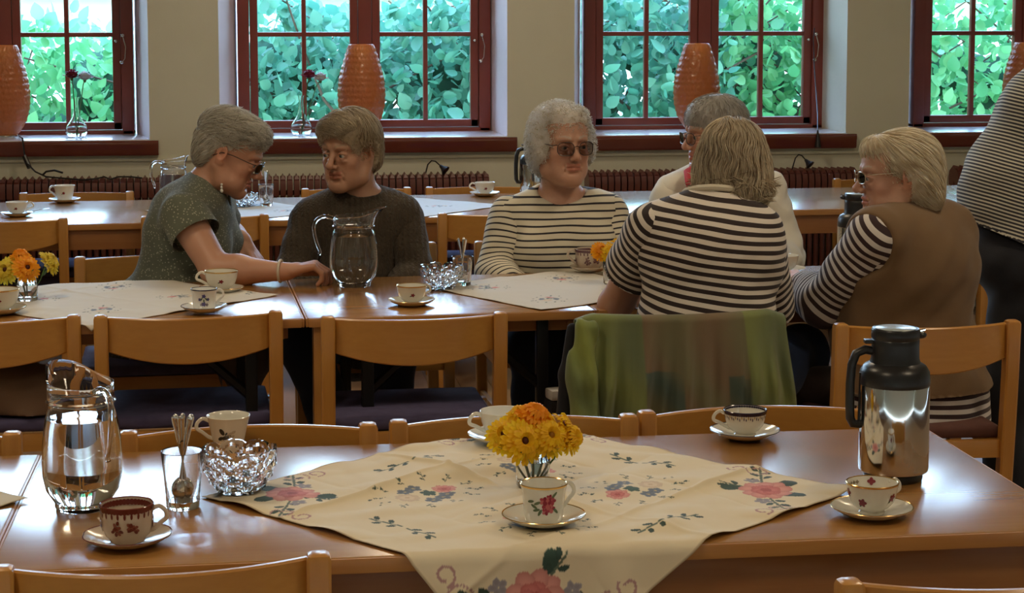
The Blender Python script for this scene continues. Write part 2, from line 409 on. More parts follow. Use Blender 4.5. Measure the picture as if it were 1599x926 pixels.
# ------------------------------------------------------------------ radiators
def radiators():
    s = MB(); p = .034
    # one cast section: slim body with rounded, pointed top and two columns
    s.tube([(0, -.045, .06), (0, -.045, .60)], .0125, 8); s.tube([(0, .045, .06), (0, .045, .60)], .0125, 8)
    vs = []; fs = []
    prof = [(-.065, .55), (-.07, .59), (-.062, .625), (-.03, .643), (.03, .643), (.062, .625), (.07, .59), (.065, .55)]
    n = len(prof)
    for x in (-.0135, .0135): vs += [(x, y, z) for y, z in prof]
    fs = [(i, (i + 1) % n, n + (i + 1) % n, n + i) for i in range(n)] + [tuple(range(n))[::-1], tuple(range(n, 2 * n))]
    s.add(vs, fs)
    s.add([(-.012, -.055, .632), (.012, -.055, .632), (.012, .055, .632), (-.012, .055, .632), (0, -.04, .656), (0, .04, .656)], [(0, 1, 4), (1, 2, 5, 4), (2, 3, 5), (3, 0, 4, 5), (0, 3, 2, 1)])
    s.box((-.0135, -.06, .02), (.0135, .06, .07), .004)
    sec = s.mesh('section', 40); sec.materials.append(M_['radiator'])
    for x0, x1, lab in ((-2.0, -.35, 'long dark red ribbed radiator under the leftmost window'), (-.30, 1.22, 'dark red ribbed radiator behind the brown sweater and the empty chair'),
                        (1.70, 3.13, 'dark red ribbed radiator under the third window behind the white shirt'), (3.66, 4.95, 'dark red ribbed radiator under the rightmost window')):
        r = empty('radiator', (x0, 9.46, .12), 0, lab, 'radiator', 'ribbed radiators under the windows')
        n = int((x1 - x0) / p)
        for i in range(n): link('section', sec, None, r, ((i + .5) * p, 0, 0))
        MB().tube([(0, 0, .10), (n * p, 0, .10)], .012, 8).build('pipe', M_['radiator'], r)
        MB().tube([(0, 0, .56), (n * p, 0, .56)], .012, 8).build('pipe', M_['radiator'], r)
        for xx in (.1, n * p - .1): MB().box((xx - .02, -.04, -.12), (xx + .02, .04, .03), .004).build('foot', M_['radiator'], r)
radiators()

# ------------------------------------------------------------------ tables
def table(x, y, rz, w, d, label, group, legs='wood', round_c=.012, hide=False):
    """origin: front left corner of the top, on the floor; the top reaches to z = .73"""
    t = empty('dining_table', (x, y, 0), rz, label, 'table', group)
    MB().box((0, .0, .7045), (w, d, .73), .004).build('tabletop', M_['table'], t)
    e = MB(); e.box((.004, -.004, .7035), (w - .004, .003, .7285), .003); e.box((.004, d - .003, .7035), (w - .004, d + .004, .7285), .003)
    e.box((-.004, .0, .7035), (.003, d, .7285), .003); e.box((w - .003, 0, .7035), (w + .004, d, .7285), .003)
    e.build('edge_band', M_['edge'], t)
    ap = (.022, .62) if legs == 'wood' else (.05, .665)
    i0 = ap[0]
    MB().box((.04, i0, ap[1]), (w - .04, i0 + .02, .7045), .002).build('apron', M_['apron'], t)
    MB().box((.04, d - i0 - .02, ap[1]), (w - .04, d - i0, .7045), .002).build('apron', M_['apron'], t)
    MB().box((i0, .04, ap[1]), (i0 + .02, d - .04, .7045), .002).build('apron', M_['apron'], t)
    MB().box((w - i0 - .02, .04, ap[1]), (w - i0, d - .04, .7045), .002).build('apron', M_['apron'], t)
    for lx in (.045, w - .045):
        for ly in (.05, d - .05):
            if legs == 'wood' or lx < w / 2:
                MB().box((lx - .026, ly - .026, 0), (lx + .026, ly + .026, .7045), .004).build('leg', M_['chairv'], t)
            if legs != 'wood':
                q = lx + (.13 if lx < w / 2 else -.10); s = 1 if lx < w / 2 else -1
                k = MB(); k.box((q - .017, ly - .017, 0), (q + .017, ly + .017, .7), .004); 
                k.build('metal_leg', M_['black_metal'], t)
                b = MB(); b.tube([(q, ly, .50), (q + s * .22, ly, .70)], .014, 6); b.build('brace', M_['black_metal'], t)
    return t
G1 = 'beech tables of the front row'
table(-.411, 2.935, 0, 1.796, .78, 'foreground beech table under the embroidered cloth, with the tall steel thermos on its right', G1)
table(-2.215, 2.938, 0, 1.796, .78, 'beech table at the lower left edge beside the big water pitcher', G1)
G2 = 'beech tables of the middle row'
RZ = .044
def along(x, y0): return y0 + (x - .148) * RZ
table(.152, along(.152, 5.282), RZ, .83, .78, 'short middle beech table under the water pitcher and the plain cup', G2, 'metal')
table(.990, along(.990, 5.282), RZ, 1.16, .78, 'middle beech table where the two women with their backs to us sit', G2, 'metal')
table(-1.655, along(-1.655, 5.282), RZ, 1.798, .78, 'middle beech table where the woman in the green speckled dress leans', G2, 'metal')
G3 = 'beech tables of the back row'
def along3(x): return 7.79 + x * RZ
table(-2.10, along3(-2.10), RZ, 1.795, .93, 'back row table at the left with two white cups on it', G3)
table(-.30, along3(-.30), RZ, 1.795, .93, 'back row table behind the brown sweater with the pale blue cloth', G3)
table(1.50, along3(1.50), RZ, 1.795, .93, 'back row table behind the two women seen from the back', G3)
table(3.30, along3(3.30), RZ, 1.2, .93, 'back row table at the right between the tan vest and the standing person', G3)

# ------------------------------------------------------------------ chairs: origin on the floor under the backrest, sitter faces local +y
CW = .258
def chair_meshes():
    m = {}
    def post(s):
        mb = MB(); x = s * (CW - .019)
        bm = MB(); pts = [(.06, 0), (.02, .25), (.0, .45), (-.012, .60), (-.02, .757)]   # (y offset, z)
        hw, hd = .019, .016; vs = []; fs = []
        rows = [(pts[0], 1), (pts[1], 1), (pts[2], 1), (pts[3], 1), ((-.0198, .750), 1), ((-.02, .757), .86), ((-.02, .760), .6)]
        for (yy, z), k in rows:
            for (dx, dy) in ((-1, -1), (-.75, -1.25), (.75, -1.25), (1, -1), (1, 1), (.75, 1.25), (-.75, 1.25), (-1, 1)):
                vs.append((x + dx * hw * k, yy + dy * hd * k, z))
        for r in range(len(rows) - 1):
            for i in range(8): fs.append((r * 8 + i, r * 8 + (i + 1) % 8, (r + 1) * 8 + (i + 1) % 8, (r + 1) * 8 + i))
        fs.append(tuple(range(8))[::-1]); fs.append(tuple(len(vs) - 8 + i for i in range(8)))
        return mb.add(vs, fs)
    m['postL'] = post(-1).mesh('post', 35); m['postR'] = post(1).mesh('post', 35)
    b = MB(); n = 24; ch = .0035; vs = []; fs = []
    for i in range(n + 1):
        u = -1 + 2 * i / n; x = u * (CW - .036); q = 1 - u * u; y = -.012 - .062 * q
        zt = .752; zb = .655 - .030 * q; th = .0075
        ring = [(y - th, zb + ch), (y - th, zt - ch), (y - th + ch, zt), (y + th - ch, zt), (y + th, zt - ch), (y + th, zb + ch), (y + th - ch, zb), (y - th + ch, zb)]
        vs += [(x, yy, zz) for yy, zz in ring]
    for i in range(n):
        for k in range(8): fs.append((i * 8 + k, i * 8 + (k + 1) % 8, (i + 1) * 8 + (k + 1) % 8, (i + 1) * 8 + k))
    fs += [tuple(range(8)), tuple(n * 8 + k for k in range(8))[::-1]]
    b.add(vs, fs); m['back'] = b.mesh('back_panel', 35)
    s = MB(); s.box((-CW + .03, .02, .425), (CW - .03, .425, .462), .014); m['seat'] = s.mesh('seat', 60)
    for k, y_ in (('rail', .0), ('rail2', .40)): m[k] = MB().box((-CW + .03, y_, .375), (CW - .03, y_ + .021, .425), .003).mesh('seat_rail')
    for k, s_ in (('side', -1), ('side2', 1)):
        m[k] = MB().box((s_ * (CW - .018) - .011, .0, .375), (s_ * (CW - .018) + .011, .41, .425), .003).mesh('side_rail')
        m['st' + k] = MB().box((s_ * (CW - .018) - .009, .03, .20), (s_ * (CW - .018) + .009, .41, .225), .003).mesh('stretcher')
    for k, s_ in (('fl', -1), ('fr', 1)):
        m[k] = MB().box((s_ * (CW - .018) - .018, .395, 0), (s_ * (CW - .018) + .018, .431, .43), .004).mesh('leg')
    return m
CM = chair_meshes()
for k in CM: CM[k].materials.append(M_['chairv'] if k in ('postL', 'postR', 'fl', 'fr') else (M_['purple'] if k == 'seat' else M_['chair']))
seat2 = CM['seat'].copy(); seat2.materials.clear(); seat2.materials.append(M_['brownseat'])
def make_chair(sm):
    r = empty('dining_chair')
    for k, nm in (('postL', 'back_post'), ('postR', 'back_post'), ('back', 'back_panel'), ('seat', 'seat'), ('rail', 'seat_rail'), ('rail2', 'seat_rail'), ('side', 'side_rail'), ('side2', 'side_rail'), ('stside', 'stretcher'), ('stside2', 'stretcher'), ('fl', 'leg'), ('fr', 'leg')):
        link(nm, sm if k == 'seat' else CM[k], None, r)
    return r
def mid_from_posts(a, b):    # the two outer top corners of the posts
    a, b = Vector(a), Vector(b); return (a + b) / 2
FA = 0; FB = pi
chairs = [  # x, y of the backrest, turn, label, group, seat
    ((-0.728, 5.262), .03, 'beech chair at the left edge by the middle table, a brown coat on its seat', 'G2', 0),
    ((-0.176, 5.262), .035, 'empty beech chair with purple seat before the middle table, behind the big water pitcher', 'G2', 0),
    ((0.443, 5.155), .01, 'empty beech chair before the middle pitcher, second back from the left fully in view', 'G2', 0),
    ((1.125, 4.930), .02, 'beech chair with a green jacket hung over its back', 'G2', 0),
    ((1.801, 4.836), -.02, 'beech chair under the woman in the tan vest, right of the thermos', 'G2', 1),
    ((-0.717, 3.770), pi + .01, 'beech chair at the far side of the front table, cut by the left edge', 'G1', 0),
    ((-0.009, 3.752), pi + .02, 'beech chair across the front table behind the crystal bowl', 'G1', 0),
    ((0.532, 3.770), pi - .02, 'beech chair across the front table behind the marigolds', 'G1', 0),
    ((1.055, 3.790), pi - .01, 'beech chair across the front table behind the dark rimmed cup', 'G1', 0),
    ((-0.143, 2.885), .015, 'beech chair in the lower left corner on the near side of the front table', 'G1', 0),
    ((1.108, 2.640), .0, 'beech chair with one post top just showing at the lower right', 'G1', 0),
    ((-0.993, 7.740), .05, 'empty beech chair at the left edge, near side of the back row table', 'G3', 0),
    ((-0.188, 7.770), .05, 'empty beech chair behind the woman in green, near side of the back row', 'G3', 0),
    ((1.019, 7.720), .03, 'empty beech chair in the back row between the brown sweater and the striped jumper', 'G3', 0),
    ((-0.794, 8.800), pi, 'beech chair against the left radiator beyond the back row table', 'G3', 0),
    ((0.491, 8.820), pi, 'beech chair by the radiator beyond the brown sweater', 'G3', 0),
    ((1.075, 8.820), pi, 'beech chair by the radiator beyond the patterned cup', 'G3', 0),
    ((3.121, 8.980), pi, 'beech chair by the radiator left of the standing person', 'G3', 0),
    ((-0.339, 6.480), pi + .04, 'beech chair the woman in the green speckled dress sits on', 'G2', 0),
    ((0.404, 6.700), pi + .04, 'beech chair under the person in the brown sweater', 'G2', 0),
    ((1.058, 6.720), pi + .04, 'beech chair under the woman in the thin striped jumper', 'G2', 0),
    ((1.640, 6.700), pi + .04, 'beech chair under the person in the white shirt', 'G2', 0),
]
GR = {'G1': 'chairs at the front table', 'G2': 'chairs at the middle tables', 'G3': 'chairs at the back row tables'}
_c0 = None
for (x, y), rz, lab, g, s2 in chairs:
    if s2: c = make_chair(seat2)
    elif _c0 is None: c = _c0 = make_chair(CM['seat'])
    else: c = copy_tree(_c0)
    c.location = (x, y, 0); c.rotation_euler = (0, 0, rz)
    tag(c, lab, 'chair', GR[g])

# ------------------------------------------------------------------ table cloths
def cloth_patch(C, col, cx, cy, rx, ry, ang, c, c2=None, mode='ell'):
    """dyes an ellipse of the cloth: C is (n,2) cloth coordinates in metres"""
    dx = C[:, 0] - cx; dy = C[:, 1] - cy; a, b = cos(ang), sin(ang)
    u = (dx * a + dy * b) / rx; v = (-dx * b + dy * a) / ry; d = u * u + v * v
    m = d < 1; k = np.clip(d, 0, 1)[:, None]
    cc = np.array(c) if c2 is None else np.array(c) * (1 - k) + np.array(c2) * k
    col[m] = (cc if c2 is None else cc[m])
def rose(C, col, cx, cy, s, rg, pink=True):
    p = [(.62, .20, .19), (.70, .32, .28)] if pink else [(.70, .58, .44), (.66, .52, .38)]
    for k in range(9):
        a = 2 * pi * k / 9 + rg.normal() * .1; cloth_patch(C, col, cx + s * .62 * cos(a), cy + s * .62 * sin(a), s * .42, s * .34, a, p[1], (.55, .22, .2) if pink else (.6, .5, .36))
    for k in range(6):
        a = 2 * pi * k / 6 + .4; cloth_patch(C, col, cx + s * .3 * cos(a), cy + s * .3 * sin(a), s * .34, s * .26, a + 1, p[0], (.50, .13, .13) if pink else (.72, .6, .44))
    cloth_patch(C, col, cx, cy, s * .22, s * .2, 0, (.42, .09, .09) if pink else (.6, .45, .3))
def sprig(C, col, cx, cy, ang, s, rg, n=5):
    for k in range(n):
        t = (k + 1) / n; x = cx + cos(ang) * s * t * 1.5; y = cy + sin(ang) * s * t * 1.5; sd = (-1) ** k
        cloth_patch(C, col, x, y, s * .34, s * .05, ang, (.10, .14, .10))
        cloth_patch(C, col, x + cos(ang + sd * 1.1) * s * .24, y + sin(ang + sd * 1.1) * s * .24, s * .2, s * .11, ang + sd * .6, (.028, .065, .055), (.02, .05, .04))
def bouquet(C, col, cx, cy, ang, s, rg):
    def at(u, v): return cx + cos(ang) * u * s - sin(ang) * v * s, cy + sin(ang) * u * s + cos(ang) * v * s
    for k in range(12):
        a = 2 * pi * k / 12; u, v = 1.5 * cos(a), .95 * sin(a); x, y = at(u, v); sprig(C, col, x, y, ang + a, s * .38, rg, 3)
    for (u, v, bl) in ((-.2, .62, 1), (.3, .66, 1), (.0, -.62, 1), (.45, -.55, 1), (-.5, .5, 1), (-.1, 0, 2)):
        x, y = at(u, v)
        for k in range(5):
            a = 2 * pi * k / 5 + u; cloth_patch(C, col, x + .14 * s * cos(a), y + .14 * s * sin(a), s * .16, s * .12, a, (.11, .14, .19) if bl == 1 else (.05, .10, .08), (.19, .22, .27) if bl == 1 else (.05, .11, .09))
        if bl == 1: cloth_patch(C, col, x, y, s * .06, s * .06, 0, (.5, .4, .2))
    x, y = at(-.85, 0); rose(C, col, x, y, s * .42, rg); x, y = at(.85, 0); rose(C, col, x, y, s * .42, rg, False)
def swirl(C, col, cx, cy, r, a0, turns, c=(.42, .24, .24)):
    n = int(26 * turns)
    for k in range(n):
        t = k / n; a = a0 + t * turns * 2 * pi; rr = r * (1 - .55 * t)
        cloth_patch(C, col, cx + rr * cos(a), cy + rr * sin(a), .0024, .0024, 0, c)

def make_cloth(name, centre, ang, side, res, pattern, seed, label, group, zt=.7315, front=None, back=None, fold=.27, amp=.004, flats=(), base=(.66, .60, .46), hem=(.50, .40, .26), thick=True):
    """a square cloth laid askew; what passes a table edge hangs down. front / back: (y at x = 0, slope)"""
    rg = np.random.default_rng(seed)
    n = int(side / res) + 1; g = np.linspace(-side / 2, side / 2, n); U, Vv = np.meshgrid(g, g, indexing='ij')
    C = np.stack([U.ravel(), Vv.ravel()], 1); col = np.tile(np.array(base), (len(C), 1))
    if pattern: pattern(C, col, rg)
    edge = np.max(np.abs(C), axis=1) > side / 2 - .004; col[edge] = hem
    a, b = cos(ang), sin(ang)
    X = centre[0] + C[:, 0] * a - C[:, 1] * b; Y = centre[1] + C[:, 0] * b + C[:, 1] * a
    # creases left by folding, and soft waves
    h = np.zeros(len(C))
    for ax in (0, 1):
        o = C[:, 1 - ax]
        for k in range(-3, 4):
            c0 = k * fold + .012 * np.sin(o * 5 + k); d = np.abs(C[:, ax] - c0)
            s = .9 if (k + ax) % 2 == 0 else -.25
            h += s * amp * (.55 * np.exp(-d / .030) + .45 * np.exp(-(d / .007) ** 2)) * (.6 + .4 * np.sin(o * 7 + k * 2 + ax))
    for k in range(11):
        th = rg.uniform(0, pi); f = rg.uniform(14, 50); ph = rg.uniform(0, 6.28); w = C[:, 0] * cos(th) + C[:, 1] * sin(th)
        w2 = -C[:, 0] * sin(th) + C[:, 1] * cos(th)
        h += amp * .34 * (1.3 - f / 60) * np.maximum(0, np.sin(w * f + ph + 1.2 * np.sin(w2 * 5 + ph))) ** 2 * (.5 + .5 * np.sin(w2 * 6 + ph))
    e = np.clip((side / 2 - np.max(np.abs(C), axis=1)) / .05, 0, 1)
    h = h * (.35 + .65 * e) + amp * .5 * (1 - e) * np.maximum(0, np.sin(C[:, 0] * 31 + C[:, 1] * 27))
    for fx, fy, fr in flats:
        d = np.hypot(X - fx, Y - fy); h *= np.clip((d - fr) / .03, 0, 1)
    h = np.maximum(h, 0)
    Z = zt + h; Yn = Y.copy()
    for e_, sg in ((front, -1), (back, 1)):
        if e_ is None: continue
        ye = e_[0] + e_[1] * X; over = sg * (Y - ye); m = over > -.004; o = over[m] + .004
        r = .012; arc = r * pi / 2; t = np.clip(o / arc, 0, 1) * pi / 2
        dy = r * np.sin(t); dz = r * (1 - np.cos(t)) + np.maximum(0, o - arc)
        wave = np.clip(o / .15, 0, 1) * (.010 * (1 + np.sin(X[m] * 21 + 1)) + .006 * np.sin(X[m] * 47))
        Yn[m] = ye[m] + sg * (-.004 + dy + wave + h[m] * np.clip(o / arc, 0, 1)); Z[m] = zt + h[m] * (1 - np.clip(o / arc, 0, 1)) - dz
    V = np.stack([X, Yn, Z], 1)
    i = np.arange(n * n).reshape(n, n); Q = np.stack([i[:-1, :-1], i[1:, :-1], i[1:, 1:], i[:-1, 1:]], -1).reshape(-1, 4)
    me = np_mesh(name, V, Q, True, {'col': col})
    o = link(name, me, M_['cloth'])
    if thick:
        sm = o.modifiers.new('thickness', 'SOLIDIFY'); sm.thickness = .0008; sm.offset = 1
    tag(o, label, 'tablecloth', group); return o
M_['cloth'] = vcol('cotton_cloth', .85); bump(M_['cloth'], noise(M_['cloth'], coords(M_['cloth']), 900, 2), .15, .0006)
P(M_['cloth']).inputs['Sheen Weight'].default_value = .15

def front_pattern(C, col, rg):
    q = .235
    for sx, sy, an in ((1, 1, .78), (-1, 1, 2.36), (-1, -1, 3.93), (1, -1, 5.5)):
        bouquet(C, col, sx * .132, sy * .132, an + .78, .054, rg)
    # each corner: a large rose with leaves, sprigs and dotted scrolls
    for k in range(4):
        a = k * pi / 2 + pi / 4; d = .425
        cx, cy = d * cos(a), d * sin(a)
        ca, sa = cos(a), sin(a)
        def at(u, v): return cx + ca * u - sa * v, cy + sa * u + ca * v
        for v in (-1, 1):
            x, y = at(0.0, v * .045); sprig(C, col, x, y, a + v * 1.45, .055, rg, 5)
            x, y = at(-.015, v * .062)
            for j in range(5):
                b = 2 * pi * j / 5; cloth_patch(C, col, x + .009 * cos(b), y + .009 * sin(b), .008, .006, b, (.26, .24, .28), (.33, .31, .35))
            x, y = at(.005, v * .125); swirl(C, col, x, y, .026, v * 1.0, 1.1)
            x, y = at(-.03, v * .15); swirl(C, col, x, y, .018, v * 2.0, 1.0)
            x, y = at(.045, v * .035); cloth_patch(C, col, x, y, .024, .015, a + v * .8, (.028, .065, .055), (.02, .05, .04))
        x, y = at(-.06, .02); cloth_patch(C, col, x, y, .02, .014, a, (.028, .07, .055)); sprig(C, col, cx, cy, a + 2.6, .05, rg, 5)
        rose(C, col, cx, cy, .048, rg)
    for k in range(4):
        a = k * pi / 2; cx, cy = .31 * cos(a), .31 * sin(a)
        for s in (-1, 1): sprig(C, col, cx, cy, a + s * 1.5, .045, rg, 4)
def mid_pattern(C, col, rg):
    for k in range(4):
        a = k * pi / 2 + pi / 4; bouquet(C, col, .22 * cos(a), .22 * sin(a), a, .035, rg); sprig(C, col, .42 * cos(a), .42 * sin(a), a + 1.5, .04, rg, 3)
FOREC = (.489, 3.275)
make_cloth('table_cloth', FOREC, R(38.8), .83, .0024, front_pattern, 3, 'cream embroidered cloth with pink roses hanging over the front table edge', None,
           front=(2.931, 0), back=(3.7195, 0), fold=.208, amp=.0120, flats=[(.489, 3.11, .055), (.476, 3.345, .03), (.44, 3.64, .05)], base=(.74, .645, .46))
def blue_pattern(C, col, rg):
    for k in range(4):
        a = k * pi / 2 + pi / 4; bouquet(C, col, .2 * cos(a), .2 * sin(a), a, .03, rg)
MIDW = (.66, .63, .56)
G4 = 'cloths on the middle tables'
make_cloth('table_cloth', (-.43, 5.72), R(44), .72, .006, mid_pattern, 5, 'rumpled cream cloth under the left marigold glass on the middle table', G4, amp=.006, fold=.2, base=MIDW, zt=.7312, front=(5.236+.012, RZ), back=(6.07, RZ))
make_cloth('table_cloth', (0.9349,5.7248,0.7300), R(30), .60, .006, mid_pattern, 6, 'pale cloth before the woman in the thin striped jumper', G4, amp=.004, fold=.2, base=MIDW, zt=.7312, front=(5.2715, RZ), back=(6.06, RZ))
make_cloth('table_cloth', (-1.105, 3.36), R(45), 1.0, .006, front_pattern, 8, 'corner of a patterned cloth on the neighbouring front table at the left edge', None, amp=.006, fold=.25, zt=.7312, front=(2.93, 0), back=(3.72, 0))
G5 = 'cloths on the back row tables'
make_cloth('table_cloth', (.62, 8.22), R(45), .72, .01, blue_pattern, 9, 'white cloth on the back row table right of the brown sweater', G5, amp=.003, fold=.18, base=(.62, .66, .68))
make_cloth('table_cloth', (-.04, 8.15), R(35), .60, .01, blue_pattern, 10, 'white cloth under the glass bowl on the back row table', G5, amp=.003, fold=.18, base=(.62, .66, .68))

# ------------------------------------------------------------------ crockery
def wall_patch(mb, prof_r, a0, z0, w, h, ang, col, lift=.0004):
    """an oval of paint on the outside of a round wall: prof_r(z) is the radius"""
    n = 12; vs = []; c, s = cos(ang), sin(ang)
    for i in range(n + 1):
        if i == 0: u = v = 0
        else:
            t = 2 * pi * i / n; u, v = w * cos(t), h * sin(t)
        uu, vv = u * c - v * s, u * s + v * c; z = z0 + vv; r = prof_r(z) + lift; a = a0 + uu / r
        vs.append((r * cos(a), r * sin(a), z))
    mb.add(vs, [(0, i, i % n + 1) for i in range(1, n + 1)], col)
SHAPES = {   # outer profile (r, z)
    'wide': [(.0, .0), (.022, .0), (.0235, .003), (.021, .006), (.030, .012), (.038, .022), (.0425, .036), (.0445, .048), (.046, .055)],
    'tall': [(.0, .0), (.030, .0), (.0315, .002), (.033, .01), (.0345, .028), (.0365, .050), (.040, .064)],
    'taper': [(.0, .0), (.026, .0), (.029, .003), (.033, .02), (.037, .04), (.041, .056), (.0435, .063)],
    'band': [(.0, .0), (.026, .0), (.028, .002), (.029, .006), (.036, .012), (.0405, .026), (.0415, .044), (.0435, .062)],
}
def rad(shape):
    p = SHAPES[shape][1:]
    zz = [q[1] for q in p]; rr = [q[0] for q in p]
    return lambda z: float(np.interp(z, zz, rr))
def cup(loc, shape, motif, label, handle, group, rim=None, body='porcelain', saucer=True, sc=1.0, srim=None, scallop=0.0, spoon=None, tilt=None, srot=0, sr=.070):
    loc = Vector(loc); z0 = loc.z
    S = None
    if saucer:
        S = empty('saucer', (loc.x, loc.y, z0), srot, 'saucer under the ' + label, 'saucer', 'saucers on the tables')
        k = sr / .070
        pr = [(0, .003), (.020 * k, .003), (.024 * k, .0045), (.040 * k, .007), (.058 * k, .013), (.0705 * k, .019), (.071 * k, .0175), (.058 * k, .0095), (.042 * k, .003), (.030 * k, .0), (.0, .0)]
        f = (lambda r, z, a: (r * (1 + scallop * abs(sin(4 * a)) * (r > .04)), z)) if scallop else None
        MB().lathe(pr, 48, f=f).build('dish', M_[body], S)
        if srim:
            MB().lathe([(.0690 * k, .0186), (.0706 * k, .0194), (.0712 * k, .0185), (.0706 * k, .0172)], 48, f=f, closed=True).build('rim_line', M_[srim], S)
    cz = z0 + (.0062 if saucer else .0)
    c = empty('cup', (loc.x, loc.y, cz), handle, label, 'cup', group); c.scale = (sc, sc, sc)
    p = SHAPES[shape]; H = p[-1][1]; th = .0022
    inner = [(max(0, r - th), max(z, .004)) for r, z in p if z > .003][::-1]
    pr = p + [(p[-1][0] - .0008, H + .0009), (p[-1][0] - th, H)] + inner + [(0, .004)]
    f = None
    if shape == 'band': f = lambda r, z, a: (r * (1 + .018 * cos(8 * a)), z)
    MB().lathe(pr, 48, f=f).build('cup_body', M_[body], c)
    # handle along local +x
    rr = rad(shape); zt, zb = H * .86, H * .28; x0, x1 = rr(zt) - .002, rr(zb) - .002; d = .024 if shape != 'tall' else .022
    pts = [(x0, 0, zt), (x0 + d * .5, 0, zt + .005), (x0 + d * .95, 0, zt - .003), (x0 + d, 0, zt - .014), ((x0 + x1) / 2 + d * .72, 0, (zt + zb) / 2 - .004), (x1 + d * .38, 0, zb + .004), (x1, 0, zb)]
    MB().tube(curve(pts, 4), .0030, 8, flat=1.25).build('handle', M_['gold_h'] if motif == 'goldhandle' else M_[body], c)
    if rim:
        q = p[-1][0]; q2 = rr(H - .002)
        MB().lathe([(q2 + .0003, H - .0022), (q + .0004, H), (q - .0008, H + .0013), (q - th - .0003, H), (q - th + .0004, H - .001)], 48, f=f).build('rim_line', M_[rim], c)
    m = MB()
    # motifs are placed on the side turned to the photographer (world -y): local angle
    face = -pi / 2 - handle
    if motif == 'rose':
        for (du, dz, s) in ((0, 0, .010), (.006, -.007, .009), (-.005, .006, .008), (.008, .006, .008), (-.002, -.012, .007), (.004, .012, .006)):
            for k in range(5):
                t = 2 * pi * k / 5; wall_patch(m, rr, face + (du + s * .5 * cos(t)) / .035, .036 + dz + s * .5 * sin(t), s * .5, s * .38, t, [(.35, .03, .06), (.50, .12, .13), (.24, .01, .035)][(k + int(du * 1000)) % 3], .0004 + .0001 * k)
        for (du, dz, a) in ((-.016, .002, .4), (-.022, -.004, 2.6), (-.018, -.010, 3.4), (.016, -.012, -.8), (-.012, -.014, 4.2), (-.028, .004, .2), (.012, .016, .9)): wall_patch(m, rr, face + du / .035, .036 + dz, .0065, .0024, a, (.10, .14, .07), .0007)
    if motif == 'violet':
        for (du, dz, s, cc) in ((0, .012, .006, (.10, .09, .28)), (-.012, .002, .005, (.08, .08, .2)), (.012, .002, .005, (.08, .08, .2)), (0, -.012, .007, (.14, .12, .3)), (-.008, -.014, .005, (.2, .17, .2)), (.009, -.014, .005, (.2, .16, .2))):
            for k in range(5):
                t = 2 * pi * k / 5; wall_patch(m, rr, face + (du + s * .5 * cos(t)) / .035, .034 + dz + s * .5 * sin(t), s * .55, s * .4, t, cc, .0004 + .0001 * k)
        for (du, dz, a) in ((-.006, .004, 1.2), (.006, .004, 1.9), (0, -.002, 1.57)): wall_patch(m, rr, face + du / .035, .034 + dz, .005, .0018, a, (.06, .12, .05), .0009)
    if motif == 'leaves':
        for (du, dz, w, h, a) in ((-.012, .004, .0075, .0045, 2.1), (-.006, -.008, .008, .004, .3), (-.016, -.010, .006, .0035, 3.6), (-.004, .0, .004, .002, 1.0), (.004, -.004, .007, .0012, -.3)): wall_patch(m, rr, face + du / .035, H * .52 + dz, w, h, a, (.03, .035, .03))
        for (du, dz) in ((.004, 0), (.008, -.006), (.010, .003)): wall_patch(m, rr, face + du / .035, H * .52 + dz, .005, .003, .5, (.52, .46, .36))
    if motif == 'small':
        for k in range(5):
            t = 2 * pi * k / 5; wall_patch(m, rr, face + .003 * cos(t) / .035, H * .55 + .003 * sin(t), .0032, .0022, t, (.22, .02, .03))
        wall_patch(m, rr, face - .15, H * .5, .004, .0015, .5, (.06, .09, .05))
    if motif == 'scatter':
        for (fa, zz) in ((.65, .034), (-.75, .026), (-1.5, .04), (1.6, .03), (2.6, .038)):
            for k in range(5):
                t = 2 * pi * k / 5; wall_patch(m, rr, face + fa + .004 * cos(t) / .04, zz + .004 * sin(t), .0042, .003, t, (.20, .02, .03), .0004 + .0001 * k)
            wall_patch(m, rr, face + fa - .12, zz - .006, .004, .0016, .8, (.05, .08, .04))
        for (fa, w) in ((2.85, .008), (3.5, .004), (3.7, .004), (3.9, .004), (4.15, .005)):      # inside the far wall
            ri = lambda z: rr(z) - th - .0012
            for k in range(4):
                t = 2 * pi * k / 4; wall_patch(m, ri, face + fa + .4 * w * cos(t) / .04, .046 + .35 * w * sin(t), w * .55, w * .4, t, (.24, .03, .04) if w > .006 else (.25, .2, .13), .0)
    if motif == 'band' or motif == 'purple':
        c1, c2 = ((.14, .028, .02), (.25, .08, .055)) if motif == 'band' else ((.16, .08, .09), (.24, .14, .13))
        for i in range(48):
            a = 2 * pi * i / 48
            wall_patch(m, lambda z: rr(z) * (1 + .018 * cos(8 * a)), a, H * .93, .0040, .0045, 0, c1, .0005)
            if i % 2: wall_patch(m, lambda z: rr(z) * (1 + .018 * cos(8 * a)), a, H * .80, .002, .005, 0, c1, .0006)
        rg = random.Random(4)
        for fa in (-.35, .25, -1.6, 1.4, 2.8):
            for k in range(16):
                t = rg.uniform(0, 6.28); q = rg.uniform(0, .011); wall_patch(m, lambda z: rr(z) * (1 + .018), face + fa + q * cos(t) / .04, .030 + q * sin(t), .0038, .0026, t, c1 if k % 2 else c2, .0006 + .00005 * k)
        ri = lambda z: (rr(z) - th - .0010) * .982
        for i in range(40):
            a = 2 * pi * i / 40; wall_patch(m, ri, a, H * .88, .0045, .005, 0, c1, 0)
